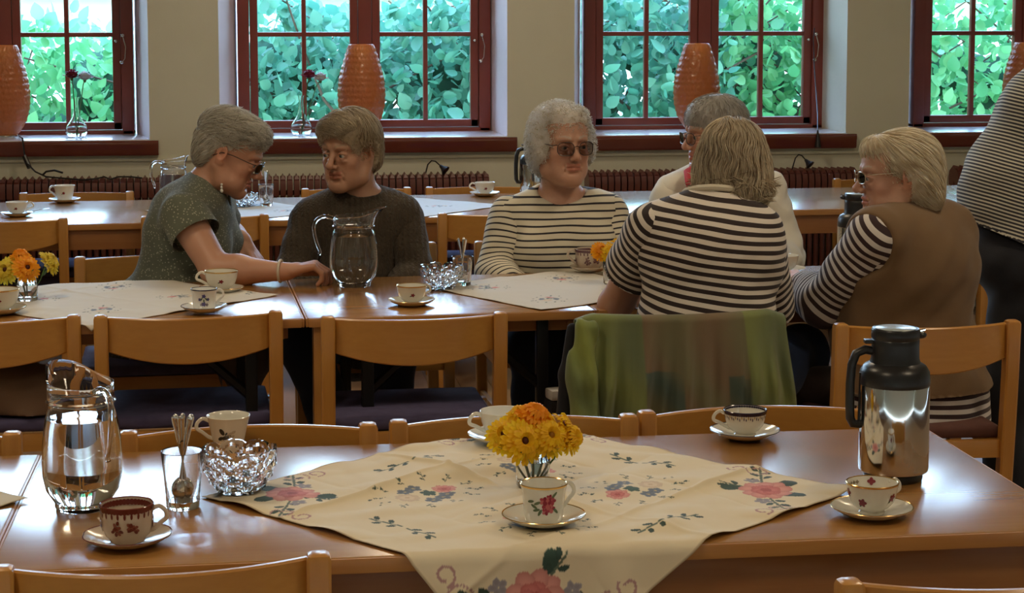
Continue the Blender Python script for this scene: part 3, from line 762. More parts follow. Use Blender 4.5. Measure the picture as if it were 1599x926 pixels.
    if motif == 'bluerim':
        for i in range(60):
            a = 2 * pi * i / 60; wall_patch(m, rr, a, H - .004, .0034, .0032, 0, (.018, .012, .035), .0004)
            wall_patch(m, rr, a, H - .010 - .002 * (i % 3), .0011, .003 + .001 * (i % 2), 0, (.06, .05, .10) if i % 3 else (.4, .28, .1), .0005)
        ri = lambda z: rr(z) - th - .0010
        for i in range(48): wall_patch(m, ri, 2 * pi * i / 48, H - .0025, .0034, .002, 0, (.018, .012, .035), 0)
    if m.v:
        link('painted_motif', m.cmesh('painted_motif'), M_['motif'], c, kind='stuff')
    if spoon is not None:
        sp = empty('teaspoon', (loc.x, loc.y, z0 + .011), spoon, 'teaspoon on the saucer at the left end of the back row table', 'spoon', 'teaspoons on saucers')
        q = MB(); q.tube([(.052, 0, .006), (.09, 0, .012), (.135, 0, .016)], [.0016, .002, .003], 6, flat=.6); q.build('handle', M_['steel'], sp)
        q = MB(); q.ball((.043, 0, .004), (.014, .009, .0022)); q.build('bowl', M_['steel'], sp)
    return c
M_['darkblue'] = mat('dark_blue_glaze', (.02, .018, .05), .15); M_['brownglaze'] = mat('brown_glaze', (.15, .03, .02), .15)
M_['bone'] = mat('bone_china', (.60, .50, .40), .15)
GF, GM, GB = 'cups on the front table', 'cups on the middle tables', 'cups on the back row tables'
ZC = .7355
cup((-0.2072,3.0590,0.7300), 'band', 'band', 'brown patterned cup with wavy rim beside the big water pitcher', -.15, GF, rim='brownglaze', srim='brownglaze', body='bone', scallop=.03, sc=1.0)
cup((0.4810,3.0671,0.7355), 'tall', 'rose', 'straight cup with a red rose in front of the marigolds', .35, GF, rim='gold', srim='gold', sc=1.0)
cup((1.0506,3.0567,0.7300), 'wide', 'scatter', 'gilt rimmed cup with small red flowers before the steel thermos', .45, GF, rim='gold', srim='gold', sc=.98)
cup((0.9883,3.6633,0.7300), 'wide', 'bluerim', 'white cup with a dark blue rim on the front table', pi - .1, GF, rim='darkblue', srim='darkblue', sc=.96)
cup((0.4947,3.6781,0.7345), 'wide', 'leaves', 'white cup with black leaves half hidden behind the marigolds', pi + .1, GF, srim=None, body='porcelain2', sc=1.04, scallop=.02)
cup((-0.0509,3.7342,0.7300), 'taper', 'leaves', 'white cup with dark leaves behind the crystal bowl', pi + .15, GF, srim=None, body='porcelain', saucer=False, sc=1.0)
cup((-0.1370,5.4074,0.7345), 'tall', 'violet', 'straight cup with violet flowers on the middle table', .2, GM, rim='darkblue', srim='darkblue', sc=.95, body='porcelain2', sr=.066)
cup((-0.0936,5.8011,0.7300), 'wide', 'small', 'wide gilt cup by the elbow of the woman in green', pi, GM, rim='gold', srim='gold', sc=1.12, sr=.068)
cup((0.4641,5.4703,0.7300), 'wide', 'small', 'cup with a small dark motif right of the middle water pitcher', .5, GM, rim='gold', srim='gold', sc=.98, sr=.068)
cup((1.1053,6.0734,0.7345), 'band', 'purple', 'brownish patterned cup before the woman in the thin striped jumper', pi - .2, GM, body='bone', sc=1.12, sr=.066)
cup((-0.7101,5.4642,0.7345), 'wide', 'small', 'pale cup cut by the left edge beside the left marigolds', pi, GM, rim='gold', srim='gold', sc=1.15)
cup((1.7450,5.9860,0.7300), 'wide', None, 'white cup right of the blond woman in stripes', 1.0, GM, body='porcelain2', srim=None, sc=.95, sr=.066)
cup((-0.9734,8.0743,0.7300), 'wide', 'small', 'white cup at the left end of the back row table', .2, GB, body='porcelain2', srim='darkblue', sc=1.0, spoon=.35, sr=.068)
cup((-0.8318,8.6372,0.7300), 'taper', 'small', 'white cup near the left radiator on the back row table', pi - .3, GB, body='porcelain2', sc=1.12)
cup((1.0786,8.6650,0.7300), 'wide', 'small', 'white cup behind the shoulder of the thin striped jumper', pi - .1, GB, body='porcelain2', sc=1.05)

# ------------------------------------------------------------------ glassware
def pitcher(loc, handle, label, h=.262, r=.066, fill=.66, facets=True, group='water pitchers'):
    t = empty('water_pitcher', loc, handle, label, 'pitcher', group)
    k = h / .262; q = r / .066
    out = [(0, .0), (.044, .0), (.046, .004), (.0465, .012), (.050, .018), (.060, .034), (.0655, .06), (.066, .085), (.0645, .12), (.060, .155), (.0565, .172), (.0535, .178), (.0535, .185), (.0555, .188), (.0550, .205), (.0545, .222)]
    def spout(rr, z, a):
        w = max(0, (z - .190) / .034); s = max(0, -cos(a)) ** 3.2
        return rr * (1 + .62 * w * w * s * max(0, -cos(a)) ** 3), z + .022 * w * s + .004 * w * (-cos(a))
    outk = [(a * q, b) for a, b in out] + [(.055 * q, .2235)]
    inn = [(max(0, a * q - .0030), max(b, .014)) for a, b in out if b > .011][::-1]
    MB().lathe([(a, b * k) for a, b in (outk + inn + [(0, .013)])], 48, f=lambda rr, z, a: (lambda o: (o[0], o[1]))(spout(rr, z, a))).build('jug', M_['glass'], t)
    wz = .222 * fill + .014; w = [(0, .0145)] + [(a * q - .0026, b) for a, b in out if .013 < b < wz]
    rl = float(np.interp(wz, [b for a, b in out], [a for a, b in out])) * q
    w = w + [(rl - .0028, wz), (0, wz)]; w[1:1] = [(.0440 * q, .0145)]
    MB().lathe([(a, b * k) for a, b in w], 48).build('water', M_['water'], t)
    hp = [(.053 * q, 0, .214 * k), (.075 * q, 0, .220 * k), (.096 * q, 0, .212 * k), (.106 * q, 0, .190 * k), (.104 * q, 0, .160 * k), (.098 * q, 0, .132 * k), (.090 * q, 0, .108 * k), (.093 * q, 0, .100 * k)]
    cu = curve(hp, 4); MB().tube(cu, [.0068 - .0024 * i / len(cu) for i in range(len(cu))], 10).build('handle', M_['glass'], t)
    MB().lathe([(.0538 * q, .186 * k), (.0572 * q, .188 * k), (.0578 * q, .191 * k), (.0555 * q, .194 * k)], 40, closed=True).build('collar_ring', M_['glass'], t)
    return t
pitcher((-0.2985,3.3037,0.7300), R(-58), 'large water pitcher at the left of the front table', .262, .069)
pitcher((0.3182,5.8930,0.7300), pi - .05, 'water pitcher in the middle, before the person in the brown sweater', .262, .077)
pitcher((-0.3326,8.2927,0.7300), pi + .4, 'water pitcher half hidden behind the shoulder of the woman in green', .250, .064)
DIRS = ['leaning right', 'leaning to the back right', 'leaning backwards', 'leaning to the back left', 'leaning left', 'leaning to the front left', 'leaning forwards', 'leaning to the front right']
def spoon_glass(loc, label, n, sc=1.0, spoons=True):
    t = empty('tumbler', loc, 0, 'clear ' + label + ' filled with teaspoons', 'glass', 'tumblers holding spoons'); t.scale = (sc,) * 3
    pr = [(0, 0), (.027, 0), (.029, .003), (.0305, .03), (.034, .070), (.0375, .100), (.0370, .1012), (.0355, .100), (.0322, .070), (.0285, .03), (.026, .014), (0, .013)]
    MB().lathe(pr, 36).build('glass_body', M_['glass'], t)
    rg = random.Random(n * 3 + 1)
    for k in range(n):
        a = 2 * pi * k / n + .4 + (.7 if n < 4 else 0); lean = .13 + rg.random() * .05; x, y = -.012 * cos(a), -.012 * sin(a)
        s = empty('teaspoon', tuple(Vector(loc) + Vector((x, y, .018)) * sc), rg.uniform(0, 6.28), 'steel teaspoon %s in the ' % DIRS[int(((a % (2 * pi)) / (pi / 4)) + .5) % 8] + label, 'spoon', 'spoons standing in glasses')
        s.rotation_euler = (Euler((0, 0, a)).to_matrix() @ Euler((0, lean * 1.25, 0)).to_matrix() @ Euler((0, 0, -a + rg.uniform(-.7, .7))).to_matrix()).to_euler(); s.scale = (sc,) * 3
        q = MB(); q.tube([(0, 0, .034), (0, 0, .07), (0, 0, .115), (0, .001, .142)], [.0017, .0019, .0042, .0058], 8, flat=.28, up=(0, 1, 0)); q.ball((0, .001, .143), (.0058, .0018, .006), 8, 6)
        q.build('handle', M_['steel'], s)
        q = MB(); q.ball((0, 0, .018), (.0115, .003, .0175), 14, 8); q.build('bowl', M_['steel'], s)
    return t
spoon_glass((-0.1251,3.2795,0.7300), 'spoon glass on the front table', 6, 1.0)
spoon_glass((0.6561,5.8459,0.7300), 'spoon glass on the middle table', 3, .92)
spoon_glass((0.0667,8.3450,0.7300), 'spoon glass on the back table', 2, .95)
def crystal_bowl(loc, label, r=.066, h=.068):
    t = empty('crystal_bowl', loc, .2, label, 'bowl', 'crystal bowls')
    n = 64; rows = []; out = []; inn = []
    m = 14; mb = MB(); vs = []; fs = []
    for j in range(m + 1):
        u = j / m; z = h * u; rr = r * (.50 + .50 * sin(min(1, u * 1.05) * pi / 2) ** .8)
        for i in range(n):
            a = 2 * pi * i / n
            d = abs(((i / 4 + j * .5) % 2) - 1) + abs(((i / 4 - j * .5) % 2) - 1)     # crossed diamond cuts
            rim = (.006 * abs(cos(4 * a)) + .003 * abs(cos(12 * a))) * (u ** 3)
            vs.append(((rr + .0030 * (d - 1) * (0 < j < m)) * cos(a), (rr + .0030 * (d - 1) * (0 < j < m)) * sin(a), z + rim))
    for j in range(m, -1, -1):
        u = j / m; z = max(h * u, .012); rr = r * (.50 + .50 * sin(min(1, u * 1.05) * pi / 2) ** .8) - .0065
        if j == 0: rr *= .5
        for i in range(n):
            a = 2 * pi * i / n; rim = (.006 * abs(cos(4 * a)) + .003 * abs(cos(12 * a))) * (u ** 3); vs.append((rr * cos(a), rr * sin(a), z + rim))
    R2 = 2 * (m + 1)
    for j in range(R2 - 1):
        for i in range(n): fs.append((j * n + i, j * n + (i + 1) % n, (j + 1) * n + (i + 1) % n, (j + 1) * n + i))
    fs.append(tuple(range(n))[::-1]); fs.append(tuple((R2 - 1) * n + i for i in range(n)))
    mb.add(vs, fs); mb.build('cut_glass', M_['glass'], t, 12)
    MB().lathe([(0, -.0005), (r * .5, -.0005), (r * .52, .004), (r * .46, .007), (0, .007)], 32).build('foot', M_['glass'], t)
    return t
crystal_bowl((-0.0277,3.3601,0.7320), 'cut crystal bowl on the front table beside the glass of spoons', .068, .076)
crystal_bowl((0.5819,5.7739,0.7300), 'cut crystal bowl on the middle table right of the pitcher', .066, .070)
crystal_bowl((-0.0312,8.3154,0.7345), 'cut crystal bowl on the back row table beside the woman in green', .062, .05)

# ------------------------------------------------------------------ thermos jugs
def thermos(loc, rz, label, sc=1.0):
    t = empty('thermos_jug', loc, rz, label, 'thermos', 'steel thermos jugs'); t.scale = (sc,) * 3
    MB().lathe([(0, 0), (.052, 0), (.054, .003), (.0545, .012), (.052, .016), (0, .016)], 48).build('base', M_['black'], t)
    MB().lathe([(.0, .0145), (.058, .0145), (.0635, .0185), (.0645, .024), (.0645, .176), (.0635, .181), (0, .181)], 64).build('steel_body', M_['steel'], t)
    MB().lathe([(.0, .178), (.0640, .178), (.0650, .183), (.0635, .203), (.057, .214), (.0465, .220), (.0440, .228), (.0435, .252), (.0440, .262), (.0425, .264), (.0, .264)], 56).build('shoulder', M_['black'], t)
    l = MB(); l.lathe([(0, .2635), (.0432, .2635), (.0445, .267), (.0445, .280), (.0425, .2835), (.040, .2825), (0, .281)], 48)
    l.ball((.046, .0, .270), (.012, .011, .007), 12, 8); l.build('lid', M_['black'], t)
    MB().lathe([(0, .2818), (.036, .2822), (.0375, .2832), (.036, .2840), (0, .2838)], 40).build('lid_disc', M_['disc'], t)
    h = MB(); pts = [(-.040, 0, .240), (-.056, 0, .243), (-.072, 0, .236), (-.080, 0, .215), (-.0825, 0, .180), (-.0825, 0, .140), (-.0815, 0, .115), (-.076, 0, .104), (-.064, 0, .103), (-.058, 0, .108)]
    h.tube(pts, .0085, 10, flat=1.0); h.tube([(-.060, 0, .200), (-.062, 0, .105)], .006, 8); h.build('handle', M_['black'], t)
    lv = MB(); lv.box((-.058, -.010, .255), (-.036, .010, .262), .002); lv.build('lever', M_['black'], t)
    tb = MB(); tb.tube([(.040, .0, .276), (.055, 0, .280)], .0028, 6); tb.build('spout_tip', M_['steel'], t)
    return t
M_['disc'] = mat('pale_lid_plastic', (.34, .38, .38), .25)
thermos((1.1749,3.3037,0.7300), -.12, 'tall steel thermos with black handle on the front table', 1.0)
thermos((1.9145,5.7553,0.7300), pi - .3, 'steel thermos on the middle table in front of the face of the woman in tan', 1.0)
thermos((1.2435,8.1811,0.7300), 0, 'steel thermos on the back row table behind the white curly hair', 1.05)

# ------------------------------------------------------------------ marigolds in tumblers
def petal_mat():
    m = vcol('flower_petal', .55); tr = N(m, 'ShaderNodeBsdfTranslucent'); a = N(m, 'ShaderNodeAttribute', attribute_name='col'); L(m, a.outputs['Color'], tr.inputs['Color'])
    mx = N(m, 'ShaderNodeMixShader'); mx.inputs[0].default_value = .4
    L(m, P(m).outputs[0], mx.inputs[1]); L(m, tr.outputs[0], mx.inputs[2]); L(m, mx.outputs[0], m.node_tree.nodes['Material Output'].inputs['Surface']); return m
M_['petal'] = petal_mat()
M_['green'] = mat('flower_stem', (.07, .16, .035), .5); M_['green2'] = mat('flower_leaf', (.05, .12, .03), .55)
def flower_head(mb, M, r, c1, c2, disc, rg, layers=3, np_=25):
    for l in range(layers):
        rl = r * (1 - .20 * l); lift = .006 * l
        for k in range(np_ - 3 * l):
            a = 2 * pi * (k + .5 * l) / (np_ - 3 * l) + rg.uniform(-.05, .05); w = r * .105; droop = rg.uniform(-.14, .10) * r
            up = .06 * r + lift
            vs = []
            for (t, ww, zz) in ((.14, .45, 0), (.5, .95, up), (.88, 1, up * .8 + droop * .5), (1.0, .35, up * .4 + droop)):
                for s in (-1, 0, 1):
                    x = rl * t; y = s * w * ww; v = Vector((x * cos(a) - y * sin(a), x * sin(a) + y * cos(a), zz + (0.0 if s else -.0015) + lift))
                    vs.append(M @ v)
            fs = []
            for q in range(3):
                for s in range(2): fs.append((q * 3 + s, q * 3 + s + 1, q * 3 + s + 4, q * 3 + s + 3))
            k2 = rg.random(); mb.add(vs, fs, tuple(c1[i] * (1 - k2) + c2[i] * k2 for i in range(3)))
    cz = .012 if layers > 1 else .004
    mb.ball(M @ Vector((0, 0, cz)), r * .19, 10, 6, disc)
    for k in range(14):
        a = 2 * pi * k / 14; mb.ball(M @ Vector((r * .2 * cos(a), r * .2 * sin(a), cz + .003)), r * .05, 5, 4, tuple(min(1, d * 2 + .05) for d in disc))
def marigolds(loc, heads, label, seed):
    rg = random.Random(seed); loc = Vector(loc)
    t = empty('tumbler', loc, 0, 'small glass holding the ' + label, 'glass', 'glasses holding marigolds')
    pr = [(0, 0), (.029, 0), (.0305, .003), (.031, .03), (.0325, .066), (.0318, .067), (.0305, .066), (.029, .03), (.0285, .010), (0, .009)]
    MB().lathe(pr, 36).build('glass_body', M_['glass'], t)
    MB().lathe([(0, .0095), (.0282, .0105), (.0290, .03), (.0297, .046), (0, .046)], 32).build('water', M_['water'], t)
    f = None
    for i, (dx, dy, dz, r, tx, ty, c) in enumerate(heads):
        cols = {'y': ((.95, .68, .01), (.92, .54, .01)), 'o': ((.92, .34, .01), (.95, .46, .01)), 'l': ((.85, .72, .08), (.75, .55, .04))}[c]
        lab = {'y': 'deep yellow', 'o': 'orange', 'l': 'lemon yellow'}[c]
        f = empty('marigold', loc, 0, '%s marigold, %s of the %s' % (lab, HEADPOS[i % len(HEADPOS)], SHORT[seed]), 'flower', 'heads of the ' + label)
        hc = Vector((dx, dy, dz)); M = Matrix.Translation(hc) @ Euler((tx, ty, rg.uniform(0, 1))).to_matrix().to_4x4()
        mb = MB(); flower_head(mb, M, r, cols[0], cols[1], (.10, .02, .01) if i % 3 != 1 else (.45, .2, .01), rg)
        link('petals', mb.cmesh('petals', 60), M_['petal'], f)
        n = (Euler((tx, ty, 0)).to_matrix() @ Vector((0, 0, 1)))
        base = hc - n * .004
        s = MB(); s.ball(base - n * .004, (.009, .009, .007), 10, 6); b = Vector((dx * .18, dy * .18, .014))
        s.tube([base - n * .006, base - n * .02 + Vector((0, 0, -.006)), (base + b) / 2 + Vector((dx * .05, dy * .05, 0)), b], [.0022, .002, .0019, .0018], 6)
        s.build('stem', M_['green'], f)
        g = MB()
        for q in range(2):
            a = rg.uniform(0, 6.28); c0 = (base * .55 + b * .45) if q else (base * .75 + b * .25); d = Vector((cos(a), sin(a), .5)); sd = Vector((-sin(a), cos(a), 0)); w = .006
            g.add([c0, c0 + d * .014 + sd * w, c0 + d * .034 + sd * w * .8, c0 + d * .05, c0 + d * .034 - sd * w * .8, c0 + d * .014 - sd * w], [(0, 1, 2, 3, 4, 5)])
        g.build('leaf', M_['green2'], f, 60)
SHORT = {11: 'bunch on the embroidered cloth', 12: 'bunch at the left edge', 13: 'bunch between the striped women'}
HEADPOS = ['the front left bloom', 'the uppermost bloom', 'the right hand bloom', 'the far left bloom', 'the front centre bloom', 'the rear bloom', 'the far right bloom']
# dx, dy, dz, r, tilt x, tilt y, colour : offsets from the glass
marigolds((0.5024,3.3320,0.7345), [(-.026, -.036, .088, .043, 1.15, -.25, 'y'), (.002, .004, .122, .038, .5, .1, 'o'), (.048, .0, .100, .040, .75, .75, 'y'), (-.050, .008, .090, .038, .6, -.9, 'y'), (.024, -.026, .092, .040, .95, .3, 'y'), (-.018, .030, .112, .036, .3, -.2, 'y'), (.062, -.008, .086, .034, 1.0, .8, 'y')], 'marigolds on the embroidered cloth', 11)
marigolds((-0.6647,5.7094,0.7345), [(.002, -.035, .098, .044, 1.15, .0, 'o'), (-.020, .02, .122, .036, .3, -.1, 'o'), (.062, .005, .108, .042, .7, .8, 'l'), (-.056, .0, .088, .044, .8, -1.0, 'l')], 'marigolds at the left of the middle table', 12)
marigolds((1.1307,5.8050,0.7345), [(-.012, -.025, .098, .036, .9, -.2, 'y'), (-.042, .0, .100, .034, .8, -.8, 'o'), (.012, .01, .112, .034, .4, .3, 'y'), (.035, -.01, .105, .03, .8, .7, 'y')], 'marigolds between the two striped women', 13)

# ------------------------------------------------------------------ window sill things
ZSILL = .9468
def orange_lamp(x, label):
    t = empty('table_lamp', (x, 9.79, ZSILL), 0, label, 'lamp', 'orange glass lamps on the window sills')
    MB().lathe([(0, 0), (.058, 0), (.060, .004), (.058, .014), (.050, .020), (0, .020)], 40).build('base', M_['steel'], t)
    rg = np.random.default_rng(5)
    prof = []
    for j in range(61):
        u = j / 60; z = .020 + .445 * u
        r = float(np.interp(u, [0, .04, .15, .3, .45, .6, .75, .9, 1], [.058, .075, .103, .120, .123, .117, .101, .080, .066]))
        prof.append((r + .0016 * sin(j * 1.57), z))
    f = lambda r, z, a: (r + .0022 * sin(26 * a + 9 * sin(z * 60)) * (z < .46), z)
    pr = prof + [(.062, .468), (.058, .464)] + [(r - .005, z) for r, z in prof[::-1] if z > .03]
    MB().lathe(pr, 96, f=f).build('lamp_shade', M_['orange'], t, 60)
    return t
m = mat('orange_glass', (.68, .28, .10), .20); P(m).inputs['Coat Weight'].default_value = .5
vv = N(m, 'ShaderNodeTexVoronoi'); vv.inputs['Scale'].default_value = 75; L(m, coords(m, 'Object', (1, 1, .75)), vv.inputs['Vector'])
bump(m, vv.outputs['Distance'], .9, .004)
tr = N(m, 'ShaderNodeBsdfTranslucent'); tr.inputs['Color'].default_value = (.85, .42, .16, 1)
mx = N(m, 'ShaderNodeMixShader'); mx.inputs[0].default_value = .5
L(m, P(m).outputs[0], mx.inputs[1]); L(m, tr.outputs[0], mx.inputs[2]); L(m, mx.outputs[0], m.node_tree.nodes['Material Output'].inputs['Surface'])
M_['orange'] = m
for (x, lab) in ((-1.225, 'orange textured glass lamp at the far left on the leftmost sill'), (.575, 'orange textured glass lamp behind the head of the brown sweater'),
                 (2.355, 'orange textured glass lamp behind the short grey hair'), (4.19, 'orange textured glass lamp mostly hidden behind the standing person')): orange_lamp(x, lab)
def carnation(x, y, z, dx, dz, col, label, vase_r, seed):
    rg = random.Random(seed); t = empty('carnation', (x, y, z), 0, label, 'flower', 'carnations in the sill vases')
    MB().tube([(0, 0, .02), (dx * .35, 0, .12), (dx * .8, 0, dz - .03), (dx, 0, dz)], .0024, 6).build('stem', M_['green'], t)
    MB().lathe([(0, -.018), (.007, -.014), (.0085, 0), (.012, .006), (0, .004)], 12, M=TR(dx, 0, dz)).build('calyx', M_['green'], t)
    mb = MB()
    for l in range(4):
        n = 9 - l; rr = .046 * (1 - .16 * l)
        for k in range(n):
            a = 2 * pi * k / n + l * .5 + rg.uniform(-.1, .1); w = .34; vs = []
            el = .15 + .38 * l
            for i, tt in enumerate((.15, .6, 1.0)):
                for s in (-1, -.4, .3, 1):
                    aa = a + s * w * (.5 + .5 * tt); q = rr * tt; ruf = rg.uniform(-.004, .004) if i == 2 else 0
                    vs.append((dx + q * cos(aa) * cos(el), q * sin(aa) * cos(el), dz + .004 + q * sin(el) * 1.1 + ruf + .004 * l))
            mb.add(vs, [(r * 4 + c, r * 4 + c + 1, r * 4 + c + 5, r * 4 + c + 4) for r in range(2) for c in range(3)], tuple(c * rg.uniform(.8, 1.2) for c in col))
    mb.ball((dx, 0, dz + .016), (.030, .030, .020), 12, 8, tuple(c * .8 for c in col))
    link('petals', mb.cmesh('petals', 60), M_['petal'], t)
def sill_vase(x, lab, c1, c2):
    y = 9.76
    t = empty('bud_vase', (x, y, ZSILL), 0, lab, 'vase', 'glass bud vases on the sills')
    o = [(0, 0), (.032, 0), (.046, .008), (.0555, .026), (.056, .042), (.048, .062), (.032, .085), (.019, .112), (.0125, .150), (.0115, .180), (.016, .205)]
    pr = o + [(.0145, .205), (.0098, .180), (.0105, .150)] + [(max(0, a - .0025), max(b, .006)) for a, b in o[2:8][::-1]] + [(0, .006)]
    MB().lathe(pr, 40).build('vase_body', M_['glass'], t)
    MB().lathe([(0, .0068), (.042, .0095), (.0528, .026), (.0533, .042), (.0475, .056), (0, .056)], 36).build('water', M_['water'], t)
    for i, (dx, dz, col, l) in enumerate((c1, c2)): carnation(x, y + (-.004 if i == 0 else .006), ZSILL, dx, dz, col, l, 0, i + int(x * 10))
sill_vase(-.872, 'round glass bud vase on the leftmost sill', (-.018, .305, (.19, .004, .018), 'dark red carnation in the leftmost vase'), (.045, .295, (.70, .68, .66), 'white carnation in the leftmost vase'))
sill_vase(.262, 'round glass bud vase between the grey and the sandy head', (.043, .300, (.24, .004, .03), 'dark red carnation in the vase behind the grey head'), (.10, .285, (.72, .70, .70), 'white carnation in the vase behind the grey head'))
def cords():
    c = MB(); pts = [(-1.1522,9.7200,0.9612), (-1.1146,9.5300,0.9609), (-1.1072,9.5300,0.8847), (-1.0896,9.5000,0.8361), (-1.0447,9.4200,0.8044), (-0.9932,9.4200,0.7786), (-0.9209,9.4000,0.7732), (-0.8137,9.4000,0.7624), (-0.7521,9.4000,0.7679), (-0.7119,9.4000,0.7769), (-0.6844,9.4000,0.7639), (-0.6440,9.4000,0.7760), (-0.5822,9.4000,0.7753), (-0.5297,9.4000,0.7683)]
    o = c.tube(pts, .0042, 6); o = c.build('power_cord', M_['black']); tag(o, 'black power cord running from the left lamp along the radiator', 'cord')
    s = MB().tube([(-1.1069,9.5250,0.8724), (-1.0808,9.5000,0.8170)], .012, 8).build('cord_switch', M_['black'], o)
    MB().tube([(-1.0115,9.4200,0.7851), (-0.9926,9.4200,0.8038), (-0.9527,9.4200,0.8096), (-0.9121,9.4100,0.7974)], .005, 6).build('plug', M_['black'], o)
    for (a, b, c_, d, lab) in (((0.8677,9.4600,0.7651), (0.8874,9.4600,0.8136), (0.9265,9.4600,0.8294), (0.9569,9.4400,0.8015), 'small black gooseneck lamp behind the brown sweater'),
                               ((2.7806,9.4600,0.7753), (2.8039,9.4600,0.8251), (2.8380,9.4600,0.8381), (2.8599,9.4400,0.8094), 'small black gooseneck lamp right of the blond hair')):
        g = empty('gooseneck_lamp', a, 0, lab, 'lamp', 'small black gooseneck lamps on the radiators'); A = Vector(a)
        v = [Vector(q) - A for q in (a, b, c_, d)]
        v[0].z -= .03
        MB().tube([v[0], v[1], (v[1] + v[2]) / 2 + Vector((0, 0, .012)), v[2], v[3]], .0036, 6).build('neck', M_['black'], g)
        dr = (v[3] - v[2]).normalized(); MB().tube([v[3] - dr * .012, v[3] + dr * .005, v[3] + dr * .028], [.007, .012, .026], 12).build('lamp_head', M_['black'], g)
    p = (2.9460,9.6200,1.4425); b = MB().tube([(3.0461,9.9500,1.4926), (3.0338,9.9300,1.4305), (3.0345,9.9000,1.2649), (2.9699,9.6200,1.0379), (2.9451,9.5350,0.9590)], .003, 6).build('blind_cord', M_['black'])
    tag(b, 'blind cord hanging at the right side of the third window', 'cord')
    MB().tube([(2.9440,9.5320,0.9659), (2.9441,9.5300,0.9223), (2.9449,9.5300,0.8753)], [.004, .010, .018], 10).build('tassel', M_['black'], b)
cords()

# ------------------------------------------------------------------ smooth bodies: rounded volumes blended together, then skinned as one surface
class Field:
    def __init__(s): s.p = []
    def ell(s, c, r, R_=None, k=.03, op=1):
        s.p.append(('e', np.array(c, float), np.array(r, float), None if R_ is None else np.array(R_, float), k, op)); return s
    def cap(s, a, b, ra, rb=None, k=.02, op=1):
        s.p.append(('c', np.array(a, float), np.array(b, float), ra, k, op, ra if rb is None else rb)); return s
    def chain(s, pts, rs, k=.02):
        for i in range(len(pts) - 1): s.cap(pts[i], pts[i + 1], rs[i], rs[i + 1], k)
        return s
    def xform(s, M):
        """M: 4x4 with uniform scale; returns a new field in world space"""
        M = np.array(M); A = M[:3, :3]; sc = np.cbrt(np.linalg.det(A)); Rm = A / sc; t = M[:3, 3]; F = Field()
        for q in s.p:
            if q[0] == 'e':
                R0 = np.eye(3) if q[3] is None else q[3]
                F.p.append(('e', A @ q[1] + t, q[2] * sc, Rm @ R0, q[4] * sc, q[5]))
            else: F.p.append(('c', A @ q[1] + t, A @ q[2] + t, q[3] * sc, q[4] * sc, q[5], q[6] * sc))
        return F
    def ev(s, P, cull=True):
        D = np.full(len(P), 1.0, np.float32)
        for q in s.p:
            if q[0] == 'e': c = q[1]; rad = q[2].max()
            else: c = (q[1] + q[2]) / 2; rad = np.linalg.norm(q[1] - q[2]) / 2 + max(q[3], q[6])
            if cull:
                idx = np.nonzero(((P - c) ** 2).sum(1) < (rad + .05 + q[4]) ** 2)[0]
                if not len(idx): continue
                p = P[idx]; 
            else: idx = slice(None); p = P
            if q[0] == 'e':
                x = p - c
                if q[3] is not None: x = x @ q[3]
                k0 = np.sqrt(((x / q[2]) ** 2).sum(1)); k1 = np.sqrt(((x / q[2] ** 2) ** 2).sum(1)) + 1e-9
                d = k0 * (k0 - 1) / k1
            else:
                ba = q[2] - q[1]; x = p - q[1]; t = np.clip(x @ ba / max(ba @ ba, 1e-12), 0, 1)
                d = np.sqrt(((x - t[:, None] * ba) ** 2).sum(1)) - (q[3] + (q[6] - q[3]) * t)
            k = q[4]; a = D[idx]
            if q[5] > 0:
                h = np.maximum(k - np.abs(a - d), 0) / k; D[idx] = np.minimum(a, d) - h * h * k * .25
            else:
                d = -d; h = np.maximum(k - np.abs(a - d), 0) / k; D[idx] = np.maximum(a, d) + h * h * k * .25
        return D
